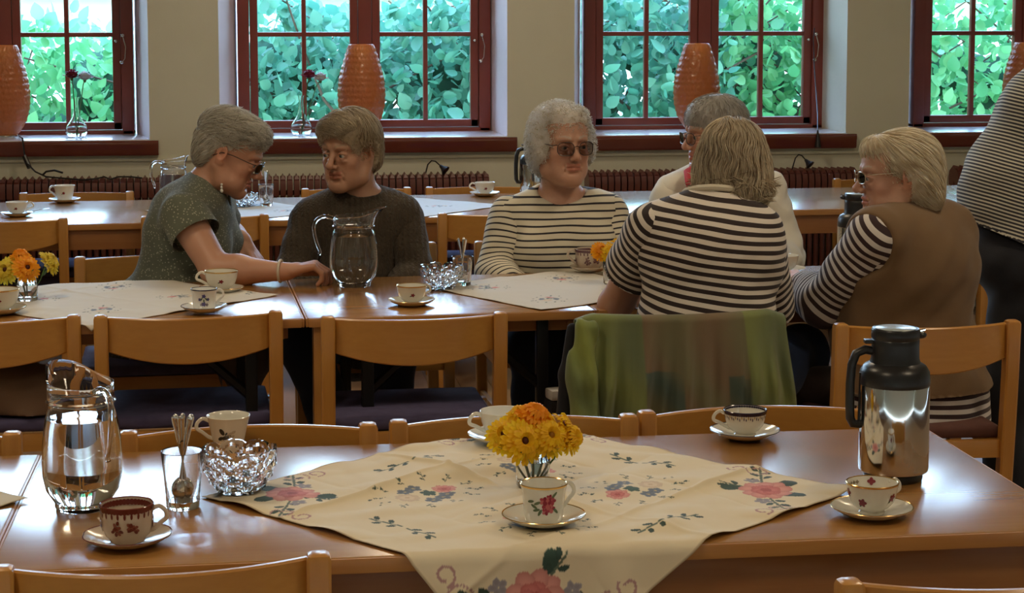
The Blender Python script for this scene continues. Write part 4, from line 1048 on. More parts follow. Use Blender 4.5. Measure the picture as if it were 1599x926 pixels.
def skin(F, lo, hi, s, disp=None):
    lo = np.array(lo, float); hi = np.array(hi, float); b = 6
    n = (np.ceil((hi - lo) / s / b).astype(int)) * b + 1; nb = (n - 1) // b
    g = [np.arange(k) for k in nb]
    cb = np.stack(np.meshgrid(*g, indexing='ij'), -1).reshape(-1, 3); cen = lo + (cb + .5) * b * s
    d = F.ev(cen.astype(np.float32), False); act = np.abs(d) < b * s * 1.25 + .012
    A = np.empty(tuple(nb), np.float32); A[cb[:, 0], cb[:, 1], cb[:, 2]] = np.where(d < 0, -1, 1)
    G = np.ones(tuple(n), np.float32)
    G[:-1, :-1, :-1] = np.repeat(np.repeat(np.repeat(A, b, 0), b, 1), b, 2)
    ab = cb[act]; o = np.stack(np.meshgrid(*[np.arange(b + 1)] * 3, indexing='ij'), -1).reshape(-1, 3)
    mark = np.zeros(tuple(n), bool); I = (ab[:, None] * b + o[None]).reshape(-1, 3); mark[I[:, 0], I[:, 1], I[:, 2]] = True
    I = np.argwhere(mark); P_ = (lo + I * s).astype(np.float32)
    v = F.ev(P_)
    if disp is not None: v = v + disp(P_)
    G[I[:, 0], I[:, 1], I[:, 2]] = v
    G[0], G[-1] = 1, 1; G[:, 0], G[:, -1] = 1, 1; G[:, :, 0], G[:, :, -1] = 1, 1
    S = G < 0
    cnt = np.zeros(tuple(n - 1), np.int8)
    for dx in (0, 1):
        for dy in (0, 1):
            for dz in (0, 1): cnt += S[dx:n[0] - 1 + dx, dy:n[1] - 1 + dy, dz:n[2] - 1 + dz]
    cells = np.argwhere((cnt > 0) & (cnt < 8)); vid = np.full(tuple(n - 1), -1, np.int32); vid[cells[:, 0], cells[:, 1], cells[:, 2]] = np.arange(len(cells))
    acc = np.zeros((len(cells), 3)); w = np.zeros(len(cells))
    cor = [(x, y, z) for x in (0, 1) for y in (0, 1) for z in (0, 1)]
    cv = {c: G[cells[:, 0] + c[0], cells[:, 1] + c[1], cells[:, 2] + c[2]] for c in cor}
    for a in cor:
        for ax in range(3):
            if a[ax]: continue
            c2 = list(a); c2[ax] = 1; c2 = tuple(c2); va, vb = cv[a], cv[c2]; m = (va < 0) != (vb < 0)
            t = va[m] / (va[m] - vb[m]); p = np.tile(np.array(a, float), (m.sum(), 1)); p[:, ax] += t; acc[m] += p; w[m] += 1
    V = lo + (cells + acc / w[:, None]) * s
    Q = []
    for ax in range(3):
        sl = [slice(1, -1)] * 3; sl[ax] = slice(0, -1); s2 = list(sl); s2[ax] = slice(1, None)
        a, c = S[tuple(sl)], S[tuple(s2)]; e = np.argwhere(a != c); off = np.array([1, 1, 1]); off[ax] = 0; e = e + off
        u, w_ = [(1, 2), (2, 0), (0, 1)][ax]; E1 = np.zeros(3, int); E1[u] = 1; E2 = np.zeros(3, int); E2[w_] = 1
        q = [vid[tuple((e - k).T)] for k in (E1 * 0, E1, E1 + E2, E2)]
        q = np.stack(q, 1); ins = S[tuple(e.T)]
        q[~ins] = q[~ins][:, ::-1]; q = q[(q >= 0).all(1)]; Q.append(q)
    return V, np.concatenate(Q)
def normals(V, Q):
    n = np.cross(V[Q[:, 2]] - V[Q[:, 0]], V[Q[:, 3]] - V[Q[:, 1]]); N_ = np.zeros_like(V)
    for i in range(4): np.add.at(N_, Q[:, i], n)
    return N_ / (np.linalg.norm(N_, axis=1, keepdims=True) + 1e-9)
def merge(parts):
    V = []; Q = []; o = 0
    for v, q in parts: V.append(v); Q.append(q + o); o += len(v)
    return np.concatenate(V), np.concatenate(Q)
def nv(v): v = np.array(v, float); return v / (np.linalg.norm(v) + 1e-9)
def frame(right, up):
    r = nv(right); f = nv(np.cross(np.array(up, float), r)); u = np.cross(r, f); return np.stack([r, f, u], 1)      # columns right, forward, up
def wob(P, f=(34, 40, 30), s=0, a=1.0):
    """soft cloth waviness, about -1..1"""
    x, y, z = P[:, 0], P[:, 1], P[:, 2]
    q = np.sin(x * f[0] * .6 + y * f[1] * .5 + 1.6 * np.sin(z * f[2] * .6 + s) + s) + np.sin(z * f[2] + 1.5 * np.sin(y * f[1] * .5 + x * f[0] * .4 + s * 2)) + .5 * np.sin((x * .8 - z) * f[1] * 1.7 + 2 * np.sin(y * 17 + s))
    return a * q / 2.7

# ---- materials for people
def skin_mat(name):
    m = vcol(name, .48); P(m).inputs['Subsurface Weight'].default_value = .12; P(m).inputs['Subsurface Radius'].default_value = (.01, .004, .002); P(m).inputs['Subsurface Scale'].default_value = .6
    bump(m, noise(m, coords(m), 260, 3), .12, .001); return m
M_['skin'] = skin_mat('skin')
def hair_mat(name):
    m = vcol(name, .42); P(m).inputs['Specular IOR Level'].default_value = .35; P(m).inputs['Sheen Weight'].default_value = .25
    tr = N(m, 'ShaderNodeBsdfTranslucent'); a = N(m, 'ShaderNodeAttribute', attribute_name='col'); L(m, a.outputs['Color'], tr.inputs['Color'])
    mx = N(m, 'ShaderNodeMixShader'); mx.inputs[0].default_value = .42
    L(m, P(m).outputs[0], mx.inputs[1]); L(m, tr.outputs[0], mx.inputs[2]); L(m, mx.outputs[0], m.node_tree.nodes['Material Output'].inputs['Surface']); return m
M_['hair'] = hair_mat('hair')
M_['eye'] = vcol('eyeball', .08)
M_['lens'] = thin_glass('spectacle_lens', (.95, .95, .95)); M_['lens_dark'] = thin_glass('tinted_lens', (.74, .70, .68))
M_['frame_dark'] = mat('dark_spectacle_frame', (.03, .02, .018), .3); M_['frame_gold'] = mat('gilt_spectacle_frame', (.6, .5, .36), .25, Metallic=1.0)
def stripe_mat(name, base, dark, period, duty, rough=.9):
    m = mat(name, base, rough); a = N(m, 'ShaderNodeAttribute', attribute_name='u')
    d = N(m, 'ShaderNodeMath', operation='DIVIDE'); d.inputs[1].default_value = period; L(m, a.outputs['Fac'], d.inputs[0])
    f = N(m, 'ShaderNodeMath', operation='FRACT'); L(m, d.outputs[0], f.inputs[0])
    lt = N(m, 'ShaderNodeMath', operation='LESS_THAN'); lt.inputs[1].default_value = duty; L(m, f.outputs[0], lt.inputs[0])
    mx = N(m, 'ShaderNodeMix', data_type='RGBA'); mx.inputs['A'].default_value = (*base, 1); mx.inputs['B'].default_value = (*dark, 1)
    L(m, lt.outputs[0], mx.inputs['Factor']); L(m, mx.outputs['Result'], P(m).inputs['Base Color'])
    bump(m, noise(m, coords(m), 500, 2), .25, .001); P(m).inputs['Sheen Weight'].default_value = .1
    return m
def fabric(name, c1, c2, scale=30, bscale=500, bs=.3, rough=.92): 
    m = two(name, c1, c2, rough, scale, bs=bs, bscale=bscale); P(m).inputs['Sheen Weight'].default_value = .1; return m

# ---- head, in its own frame: x to the side, y to the front, z up, about 0.24 high
def head_field(o):
    F = Field(); w = o.get('w', 1.0); j = o.get('jowl', 1.0)
    F.ell((0, -.018, .032), (.075 * w, .093, .086)); F.ell((0, .030, .045), (.066 * w, .060, .062), k=.03)
    F.ell((0, .028, -.030), (.060 * w, .060, .078), k=.03)
    for s in (-1, 1):
        F.cap((s * .058 * w, -.008, -.040), (s * .050 * w, .018, -.078), .018, .020, k=.03)
        F.cap((s * .050 * w, .018, -.078), (s * .018, .072, -.100), .020, .018, k=.028)
        F.ell((s * .037 * w, .060, -.028), (.024, .020, .022), k=.02)                     # cheekbone
        F.ell((s * .034 * w, .058, -.070), (.024 * j, .022 * j, .026), k=.022)           # jowl
        F.cap((s * .014, .087, .026), (s * .044 * w, .072, .024), .0095, .008, k=.012)     # brow
    F.ell((0, .074, -.098), (.021, .018, .018), k=.02)
    F.ell((0, .078, -.062), (.026, .014, .022), k=.018)                                  # muzzle
    for s in (-1, 1): F.ell((s * .031 * w, .096, .003), (.0185, .017, .0135), k=.012, op=-1)  # sockets
    nl = o.get('nose', 1.0)
    F.cap((0, .084, .014), (0, .084 + .026 * nl, -.026), .0075, .0105, k=.010); F.ell((0, .086 + .024 * nl, -.030), (.0115, .011, .010), k=.008)
    for s in (-1, 1):
        F.ell((s * .0125, .093 + .006 * nl, -.034), (.0075, .010, .008), k=.006)
        F.ell((s * .0065, .098 + .010 * nl, -.0415), (.0035, .005, .0035), k=.003, op=-1)
        F.ell((s * .031 * w, .0755, .002), (.0155, .0145, .0120), k=.004)               # lid volume
        F.cap((s * .019, .0885, .0035), (s * .031 * w, .0925, .0085), .0026, .0028, k=.004); F.cap((s * .031 * w, .0925, .0085), (s * .044 * w, .0835, .0040), .0028, .0024, k=.004)
        F.cap((s * .020, .0880, -.0045), (s * .031 * w, .0895, -.0085), .0024, .0026, k=.004); F.cap((s * .031 * w, .0895, -.0085), (s * .043 * w, .0825, -.004), .0026, .0022, k=.004)
        F.ell((s * .031 * w, .092, -.0004), (.0108, .0070, .0034), k=.003, op=-1)           # opening
        F.ell((s * .030 * w, .083, -.017), (.014, .007, .006), k=.008)                     # bag under the eye
        F.cap((s * .019, .096, -.038), (s * .029, .084, -.060), .0016, .0012, k=.009, op=-1)  # fold nose to mouth
        F.cap((s * .026, .086, -.070), (s * .027, .079, -.084), .0010, .0010, k=.008, op=-1)
    F.cap((-.019, .0865, -.0575), (0, .0935, -.0550), .0045, .0056, k=.006); F.cap((0, .0935, -.0550), (.019, .0865, -.0575), .0056, .0045, k=.006)
    F.cap((-.017, .0855, -.0665), (0, .0915, -.0680), .0045, .0064, k=.006); F.cap((0, .0915, -.0680), (.017, .0855, -.0665), .0064, .0045, k=.006)
    F.cap((-.023, .0885, -.0635), (0, .0995, -.0612), .0018, .0022, k=.004, op=-1); F.cap((0, .0995, -.0612), (.023, .0885, -.0635), .0022, .0018, k=.004, op=-1)
    F.cap((-.012, .090, -.0795), (.012, .090, -.0795), .003, .003, k=.010, op=-1)
    for s in (-1, 1):                                                                      # ears
        E = np.array(Euler((R(-12), 0, s * R(-22))).to_matrix())
        F.ell((s * .0785 * w, -.012, -.002), (.0075, .0175, .030), E, k=.008); F.ell((s * .084 * w, -.009, .002), (.005, .010, .018), E, k=.004, op=-1)
        F.ell((s * .077 * w, -.004, -.026), (.0055, .008, .009), k=.006)
    if o.get('chin2', 0): F.ell((0, .035, -.108), (.040, .042, .022 * o['chin2']), k=.03)
    return F
def paint_face(L_, base, o):
    """pigment per vertex from head-local coordinates"""
    x, y, z = L_[:, 0], L_[:, 1], L_[:, 2]; w = o.get('w', 1.0); c = np.tile(np.array(base), (len(L_), 1)); ax = np.abs(x)
    def g(cx, cy, cz, r, col, k, rz=None):
        d = (ax - cx) ** 2 / r ** 2 + (y - cy) ** 2 / r ** 2 + (z - cz) ** 2 / (rz or r) ** 2; a = (k * np.exp(-d))[:, None]; c[:] = c * (1 - a) + np.array(col) * a
    b = np.array(base)
    g(.040, .06, -.030, .026, b * (1.08, .78, .72), .6); g(0, .11, -.03, .014, b * (1.06, .76, .70), .5); g(0, .08, -.1, .02, b * (1.03, .85, .8), .4)
    g(.031 * w, .088, -.013, .014, b * (.78, .66, .64), .5, .006); g(.031 * w, .09, .007, .016, b * (.82, .68, .64), .5, .006)
    g(.085, -.01, 0, .03, b * (1.06, .74, .66), .5)
    lip = (y > .078) & (ax < .0235) & (z < -.0525 + .004 * (ax / .02)) & (z > -.0735 + 6 * ax ** 2); c[lip] = b * np.array((.95, .68, .66))
    ln = (y > .080) & (ax < .024) & (np.abs(z + .0618 + 4 * ax ** 2) < .0012); c[ln] = b * np.array((.55, .34, .30))
    brow = (y > .06) & (ax > .013) & (ax < .047 * w) & (np.abs(z - (.0285 + .006 * np.sin((ax - .013) * 70))) < .0042 * (1.2 - ax / .06)); bc = np.array(o.get('brow', (.35, .28, .2))); c[brow] = c[brow] * .45 + bc * .55
    sp = np.sin(x * 310 + 3 * np.sin(z * 170)) * np.sin(z * 280 + 2 * np.sin(y * 210)); c *= (1 - .05 * np.clip(sp, 0, 1))[:, None]
    return c
def hand(F, wrist, d, n, side, curl=.5, sc=1.0, spread=.12, thumb=.5):
    """d: towards the fingers, n: back of the hand, side: +1 thumb along cross(d, n)"""
    w = np.array(wrist, float); d = nv(d); n = nv(np.array(n) - np.dot(n, d) * d); t = np.cross(d, n) * side
    F.cap(w - d * .02, w + d * .03 * sc, .022 * sc, .021 * sc, k=.012)
    lens = [(.040, .026, .020), (.045, .029, .022), (.041, .027, .021), (.032, .020, .018)]
    for i in range(4):
        off = (1.5 - i) * .0185 * sc; kn = w + d * (.088 - .004 * abs(i - 1)) * sc + t * off + n * (.004 - .0018 * abs(i - 1.3)) * sc
        F.cap(w + d * .02 * sc + t * off * .6, kn, .0135 * sc, .0108 * sc, k=.010)
        a = .0; p = kn; r = .0094 * sc - .0006 * sc * (i == 3); dd = nv(d + t * (1.5 - i) * spread)
        for q, l in enumerate(lens[i]):
            a += curl * (1.0, 1.15, .8)[q] * (1 + .06 * i); v = nv(dd * cos(a) - n * sin(a)); p2 = p + v * l * sc
            F.cap(p, p2, r, r * .90, k=.0035); p = p2; r *= .90
    b = w + d * .022 * sc + t * .022 * sc - n * .006 * sc; m1 = b + (d * .75 + t * .62 - n * .35) * .042 * sc; m2 = m1 + nv(d * (.95 - .3 * thumb) + t * (.30 - .5 * thumb) - n * .45 * thumb) * .034 * sc; m3 = m2 + nv(d * .9 - t * .55 * thumb - n * .5 * thumb) * .026 * sc
    F.cap(b, m1, .0165 * sc, .0125 * sc, k=.012); F.cap(m1, m2, .0112 * sc, .0100 * sc, k=.004); F.cap(m2, m3, .0100 * sc, .0082 * sc, k=.003)

def strands(name, seeds, nrm, flow, n, steps, step, r, cols, seed, curl=0.0, jitter=.25, parent=None, lift=.0015, base=None, lenf=None, cling=.8, stop=None):
    """locks of hair as thin tapered tubes that follow flow(p, n); all in world space"""
    rg = np.random.default_rng(seed); i = rg.integers(0, len(seeds), n); p = seeds[i] + nrm[i] * rg.uniform(-.002, .003, (n, 1)); nn = nrm[i].copy()
    jit = rg.normal(size=(n, 3)) * jitter; ph = rg.uniform(0, 6.28, n); ln = rg.uniform(.6, 1.0, n)
    if lenf is not None: ln = ln * lenf(p)
    off = rg.uniform(.0006, .0045, n) + lift * 2
    pts = [p.copy()]
    for s in range(steps):
        d = flow(p, nn) + jit; d -= nn * (d * nn).sum(1, keepdims=True) * .75; d /= np.linalg.norm(d, axis=1, keepdims=True) + 1e-9
        if curl:
            a = ph + s * 1.15; side = np.cross(d, nn); d = d * .5 + (side * np.cos(a)[:, None] + nn * np.sin(a)[:, None]) * curl; d /= np.linalg.norm(d, axis=1, keepdims=True)
        if stop is not None: ln = ln * np.where(stop(p), .02, 1)
        p = p + d * step * ln[:, None] + nn * lift * (.4 if s else 1)
        if base is not None:
            e = .002; f0 = base.ev(p, False); G_ = np.stack([base.ev(p + np.eye(3)[a] * e, False) - f0 for a in range(3)], 1) / e
            G_ /= np.linalg.norm(G_, axis=1, keepdims=True) + 1e-9; nn = G_; p = p - G_ * ((f0 - off - lift * s) * cling)[:, None]
        pts.append(p.copy())
    Pp = np.stack(pts, 1); T = np.gradient(Pp, axis=1); T /= np.linalg.norm(T, axis=2, keepdims=True) + 1e-9
    B1 = np.cross(T, nn[:, None]); B1 /= np.linalg.norm(B1, axis=2, keepdims=True) + 1e-9; B2 = np.cross(T, B1)
    rr = r * rg.uniform(.6, 1.25, (n, 1)) * np.interp(np.arange(steps + 1) / steps, [0, .15, .6, 1], [.5, 1, .85, .12])[None]
    ring = np.stack([Pp + rr[..., None] * (B1 * cos(a) + B2 * sin(a)) for a in (0, 2.094, 4.189)], 2)    # n, steps+1, 3, 3
    V = ring.reshape(-1, 3); base = (np.arange(n) * (steps + 1) * 3)[:, None, None]; k = np.arange(steps)[None, :, None] * 3; c = np.arange(3)[None, None]
    Q = np.stack([base + k + c, base + k + (c + 1) % 3, base + k + 3 + (c + 1) % 3, base + k + 3 + c], -1).reshape(-1, 4)
    cc = np.array(cols); w = rg.random((n, 1)); col = cc[0] * (1 - w) + cc[1] * w; d3 = rg.random(n) < .16
    if len(cc) > 2: col[d3] = cc[2]
    col = np.repeat(col, (steps + 1) * 3, axis=0)
    return V, Q, col
def glasses(parent, M, o):
    w = o.get('w', 1.0); g = MB(); rx, rz = o.get('lens', (.0235, .019)); cz = o.get('gz', -.002); y0 = .108
    for s in (-1, 1):
        c = Vector((s * .034 * w, y0, cz)); ring = []
        for i in range(29):
            a = 2 * pi * i / 28; q = 2.8; cx, sx = cos(a), sin(a)
            ring.append(c + Vector((rx * math.copysign(abs(cx) ** (2 / q), cx), -.010 * abs((c.x + rx * cx) / .06) ** 2 * 1.2 + .002, rz * math.copysign(abs(sx) ** (2 / q), sx))))
        g.tube(ring, .0013, 6, cap=False)
        g.tube([c + Vector((s * rx, -.010, rz * .6)), Vector((s * .070 * w, y0 - .030, cz + .010)), Vector((s * .080 * w, .02, cz + .012)), Vector((s * .081 * w, -.012, cz + .008)), Vector((s * .078 * w, -.035, cz - .012))], .0014, 6)
    g.tube([(-.034 * w + rx, y0 + .002, cz + .006), (0, y0 + .006, cz + .009), (.034 * w - rx, y0 + .002, cz + .006)], .0013, 6)
    go = g.build('glasses', M_[o.get('gm', 'frame_dark')], parent); go.matrix_local = M
    lm = MB()
    for s in (-1, 1):
        vs = []; n = 28
        for i in range(n):
            a = 2 * pi * i / n; q = 2.8; cx, sx = cos(a), sin(a)
            vs.append((s * .034 * w + rx * math.copysign(abs(cx) ** (2 / q), cx), y0 - .010 * abs((s * .034 * w + rx * cx) / .06) ** 2 * 1.2 + .002, cz + rz * math.copysign(abs(sx) ** (2 / q), sx)))
        m_ = len(vs); lm2 = MB(); lm2.add(vs + [(x, y - .0012, z) for x, y, z in vs], [tuple(range(m_)), tuple(range(m_, 2 * m_))[::-1]] + [(i, (i + 1) % m_, m_ + (i + 1) % m_, m_ + i) for i in range(m_)])
        l = lm2.build('lens', M_[o.get('lm', 'lens')], go)
    return go
def eyes(parent, M, o):
    look = o.get('look', 0); w = o.get('w', 1.0)
    for s in (-1, 1):
        V = []; C = []; n, m = 24, 20; r = .0122; fs = []
        for j in range(m + 1):
            t = pi * j / m
            for i in range(n):
                a = 2 * pi * i / n; v = Vector((r * sin(t) * cos(a), r * cos(t), r * sin(t) * sin(a))); V.append(v)
                C.append((.01, .01, .01) if t < .22 else ((.10, .13, .14) if t < .56 else (.42, .39, .36)))
        for j in range(m):
            for i in range(n): fs.append((j * n + i, j * n + (i + 1) % n, (j + 1) * n + (i + 1) % n, (j + 1) * n + i))
        me = bpy.data.meshes.new('eye'); me.from_pydata(V, [], fs); set_attr(me, 'col', np.array(C)); me.polygons.foreach_set('use_smooth', [True] * len(fs))
        e = link('eye', me, M_['eye'], parent); e.matrix_local = M @ Matrix.Translation((s * .031 * w, .0795, .0004)) @ Euler((R(-6), 0, look)).to_matrix().to_4x4()
def head_matrix(c, heading, pitch, roll, sc):
    """heading: direction of the face in the floor plane, degrees from +x; pitch: degrees down"""
    Rz = Matrix.Rotation(R(heading - 90), 4, 'Z'); Rx = Matrix.Rotation(R(-pitch), 4, 'X'); Ry = Matrix.Rotation(R(roll), 4, 'Y')
    return Matrix.Translation(c) @ Rz @ Rx @ Ry @ Matrix.Scale(sc, 4)

def person(S):
    """S: joints in world space and clothes; the person stays one skin with hair and clothing as children"""
    root = empty('person', S['at'], 0, S['label'], 'person', 'people in the dining hall'); O = np.array(S['at'], float)
    J = {k: np.array(v, float) for k, v in S['J'].items()}; g = S.get('girth', 1.0)
    HM = head_matrix(S['head'][0], *S['head'][1:]); HMn = np.array(HM)
    right = nv(J['shR'] - J['shL']); spine = nv(J['neck'] - J['pelvis']); fr = frame(right, spine); fwd = fr[:, 1]
    chest = J['pelvis'] * .30 + J['neck'] * .70 + S.get('chest_off', 0) * fwd; belly = J['pelvis'] * .68 + J['neck'] * .32 + fwd * S.get('belly_off', .03)
    ar0 = S.get('arm_r', 1.0)
    # ---------------- the skin
    def torso(F, e, k=.06):
        F.ell(J['pelvis'], (.155 * g + e, .125 * g + e, .120 + e), fr, k); F.ell(belly, (.145 * g + e, .125 * g + e, .15 + e), fr, k)
        F.ell(chest, (.150 * g + e, .112 * g + e, .155 + e), fr, k)
        F.cap(J['shL'] * .88 + chest * .12, J['shR'] * .88 + chest * .12, .050 + e, k=.06)
        for s in ('shL', 'shR'): F.cap(J['neck'] - spine * .012, J[s] * .93 + J['neck'] * .07, .046 + e * .6, .048 * ar0 + e, k=.05)
        for c_, r_ in S.get('extra', ()): F.ell(np.array(c_), np.array(r_) + e, k=.07)
        if S.get('bust', 0):
            for s in (-1, 1): F.ell(chest + right * s * .075 * g + fwd * .085 * g - spine * .035, (.07 * S['bust'] + e, .06 * S['bust'] + e, .07 * S['bust'] + e), fr, .04)
    def arm(F, s, e=0, k=.03, upto=2.0, ar=1.0):
        sh, el, wr = J['sh' + s], J['el' + s], J['wr' + s]
        rs = (.052 * ar, .041 * ar, .026)
        if upto <= 1: m_ = sh + (el - sh) * upto; F.cap(sh, m_, rs[0] + e, rs[0] + (rs[1] - rs[0]) * upto + e * 1.25, k); return
        F.cap(sh, el, rs[0] + e, rs[1] + e, k)
        u = upto - 1; m_ = el + (wr - el) * u; mid = el + (wr - el) * min(u, .3)
        F.cap(el, mid, rs[1] + e, rs[1] * 1.0 + e, k); F.cap(mid, m_, rs[1] * 1.0 + e, rs[1] + (rs[2] - rs[1]) * u + e, k)
    def legs(F, e=0, k=.05):
        for s in ('L', 'R'):
            if 'kn' + s not in J: continue
            F.cap(J['hip' + s], J['kn' + s], .080 * min(g, 1.15) + e, .056 + e, k); F.cap(J['kn' + s], J['an' + s], .054 + e, .036 + e * .8, k)
    ar = S.get('arm_r', 1.0)
    B = Field(); torso(B, -.004); legs(B)
    for s in ('L', 'R'): arm(B, s, ar=ar)
    hf = head_field(S['face']).xform(HMn)
    nkr = S.get('neck_r', .050); hb = (HMn @ np.array([0, -.028, -.055, 1]))[:3]
    N2 = Field(); N2.p = list(B.p); N2.cap(J['neck'] - spine * .02, hb, nkr * 1.08, nkr, k=.03)
    for s in ('L', 'R'):
        if 'an' + s in J:
            f2 = S.get('footdir', fwd); N2.cap(J['an' + s] + np.array((0, 0, -.03)), J['an' + s] + np.array((f2[0], f2[1], 0)) * .15 + np.array((0, 0, -.045)), .035, .03, k=.02)
    pts = np.array([v for v in J.values()]); lo = pts.min(0) - .22; hi = pts.max(0) + .22; lo[2] = max(lo[2], .005)
    coarse = skin(N2, lo, hi, .014)
    # fine head and neck, blended into the same shape
    H = Field(); H.cap(J['neck'] - spine * .02, hb, nkr * 1.08, nkr, k=.03); H.cap(J['neck'], J['shL'] * .6 + J['neck'] * .4, .040, .035, k=.05); H.cap(J['neck'], J['shR'] * .6 + J['neck'] * .4, .040, .035, k=.05)
    H.ell(chest, (.15 * g, .112 * g, .155), fr, .05)
    if S.get('chin2'): H.cap((HMn @ np.array([0, .045, -.098, 1]))[:3], J['neck'] + fwd * .03 + spine * .03, .030, .045, k=.03)
    H.p = H.p + [('e', q[1], q[2], q[3], max(q[4], .03) if i == 2 else q[4], q[5]) if q[0] == 'e' else q for i, q in enumerate(hf.p)]
    hc = HMn[:3, 3]; sc = S['head'][4]; hl = np.minimum(hc - .150 * sc, J['neck'] - .07); hh = hc + .150 * sc; hh = np.maximum(hh, J['neck'] + .06)
    hv, hq = skin(H, hl, hh, .0030)
    keep = (hv[hq].mean(1)[:, None, :] * 1)[:, 0]; hq = hq[(keep[:, 2] > hl[2] + .01)]
    parts = [coarse, (hv, hq)]
    armp = []
    for s in S.get('fine_arms', ()):
        A_ = Field(); arm(A_, s, .0012, ar=ar); hd = S['hands'][s]; hand(A_, J['wr' + s], *hd)
        a_, b_ = J['el' + s], J['wr' + s]; pp = np.stack([J['sh' + s], a_, b_, b_ + nv(hd[0]) * .20]); armp.append(skin(A_, pp.min(0) - .07, pp.max(0) + .07, .0034))
    V, Q = merge(parts + armp)
    Lc = (np.linalg.inv(HMn) @ np.hstack([V, np.ones((len(V), 1))]).T).T[:, :3]; base = np.array(S.get('skin', (.50, .29, .20)))
    col = paint_face(Lc, base, S['face'])
    far = np.linalg.norm(Lc, axis=1) > .2; col[far] = base
    link_p(root, 'body', V, Q, M_['skin'], {'col': col})
    eyes(root, Matrix.Translation(-Vector(S['at'])) @ HM, S['face'])
    if S.get('glasses'): glasses(root, Matrix.Translation(-Vector(S['at'])) @ HM, {**S['face'], **S['glasses']})
    # ---------------- clothes
    for c in S['clothes']:
        k = c['kind']; e = c.get('e', .014); dis = c.get('fold', .0035); sd = c.get('seed', 1)
        F = Field(); res = c.get('res', .007)
        if k == 'top':
            torso(F, e); T0 = J['pelvis']
            if c.get('hem', 0): F.ell(J['pelvis'] - spine * c['hem'] * .5, (.165 * g + e, .14 * g + e, .10 + c['hem'] * .5), fr, .06)
            if c.get('short', 0):
                for s in ('L', 'R'): arm(F, s, e * .9, .035, c['short'], ar)
            ncut = J['neck'] + spine * c.get('nup', .055) + fwd * c.get('nf', .02)
            F.ell(ncut, c.get('nr', (.066, .070, .050)), fr, .012, -1)
            if c.get('vneck'): F.cap(ncut, ncut + fwd * .06 - spine * c['vneck'], .035, .008, .01, -1)
            V, Q = skin(F, lo, hi, res, (lambda P_: dis * wob(P_, s=sd)))
            u = V @ np.array(c.get('axis', (0, 0, 1.))) + c.get('amp', .004) * wob(V, (22, 20, 24), sd + 3)
            if 'cut' in c: ax_, cp = nv(c['cut'][0]), np.array(c['cut'][1]); av = (V - cp) @ ax_; nr_ = np.abs(av) < res * .8; V[nr_] -= av[nr_][:, None] * ax_[None]; Q = Q[((V[Q].mean(1) - np.array(cp)) @ np.array(ax_)) > 0]
        elif k == 'sleeve':
            s = c['side']; arm(F, s, e, .03, c['upto'], ar); pt = np.stack([J['sh' + s], J['el' + s], J['wr' + s]])
            if 'flare' in c: m_ = J['sh' + s] + (J['el' + s] - J['sh' + s]) * c['upto']; F.cap(J['sh' + s], m_, .05 * ar + e, .046 * ar + e + c['flare'], .02)
            V, Q = skin(F, pt.min(0) - .12, pt.max(0) + .12, res, (lambda P_: dis * wob(P_, (58, 52, 60), s=sd)))
            sh, el, wr = J['sh' + s], J['el' + s], J['wr' + s]; l1 = np.linalg.norm(el - sh)
            a1 = (V - sh) @ nv(el - sh); a2 = l1 + (V - el) @ nv(wr - el); bend = nv(nv(el - sh) + nv(wr - el))
            w = 1 / (1 + np.exp(-((V - el) @ bend) / .02)); u = a1 * (1 - w) + a2 * w + c.get('amp', .003) * wob(V, (30, 28, 26), sd)
            lw = np.linalg.norm(wr - el); av, Lm, axv = ((V - sh) @ nv(el - sh), l1 * c['upto'], nv(el - sh)) if c['upto'] <= 1 else ((V - el) @ nv(wr - el), lw * (c['upto'] - 1), nv(wr - el))
            nr_ = np.abs(av - Lm) < res * .8; V[nr_] += (Lm - av[nr_])[:, None] * axv[None]
            fz = (V[Q].mean(1)); a1f = (fz - sh) @ nv(el - sh); a2f = (fz - el) @ nv(wr - el)
            if c['upto'] <= 1: Q = Q[a1f < l1 * c['upto']]
            else: Q = Q[(a2f < np.linalg.norm(wr - el) * (c['upto'] - 1)) | (a1f < l1 * .8)]
        elif k == 'trousers':
            F.ell(J['pelvis'] - spine * .03, (.160 * g + e, .13 * g + e, .11 + e), fr, .06)
            for c_, r_ in S.get('extra', ())[:2]: F.ell(np.array(c_), np.array(r_) + .008, k=.07)
            for s in ('L', 'R'):
                F.cap(J['hip' + s], J['kn' + s], .083 * min(g, 1.15) + e, .062 + e, .05)
                dn = J['an' + s] * .93 + J['kn' + s] * .07; F.cap(J['kn' + s], dn, .060 + e, .048 + e, .05)
            V, Q = skin(F, lo, hi, .009, (lambda P_: dis * 1.5 * wob(P_, (34, 30, 28), s=sd))); u = V[:, 2]
        elif k == 'shoes':
            f2 = np.array(S.get('footdir', fwd)); f2 = nv((f2[0], f2[1], 0))
            for s in ('L', 'R'):
                a = J['an' + s]; F.cap((a[0], a[1], .062), a * (1, 1, 0) + f2 * .02 + (0, 0, .05), .044, .042, .02); F.cap(a * (1, 1, 0) - f2 * .03 + (0, 0, .038), a * (1, 1, 0) + f2 * .16 + (0, 0, .034), .036, .034, .02)
            fp = np.stack([J['anL'], J['anR']]); l2 = fp.min(0) - .25; l2[2] = .004; h2 = fp.max(0) + .25; h2[2] = .12; V, Q = skin(F, l2, h2, .007); u = V[:, 2]
        elif k == 'vest':
            torso(F, e); F.ell(J['pelvis'] - spine * .04, (.165 * g + e, .14 * g + e, .12), fr, .06)
            ncut = J['neck'] + spine * .050 + fwd * .02; F.ell(ncut, (.078, .080, .055), fr, .012, -1)
            for s, g_ in (('L', -1), ('R', 1)): F.ell(J['sh' + s] + right * g_ * (.118 - c.get('seam', .02)) - spine * .03, (.118, .26, .20), fr, .010, -1)
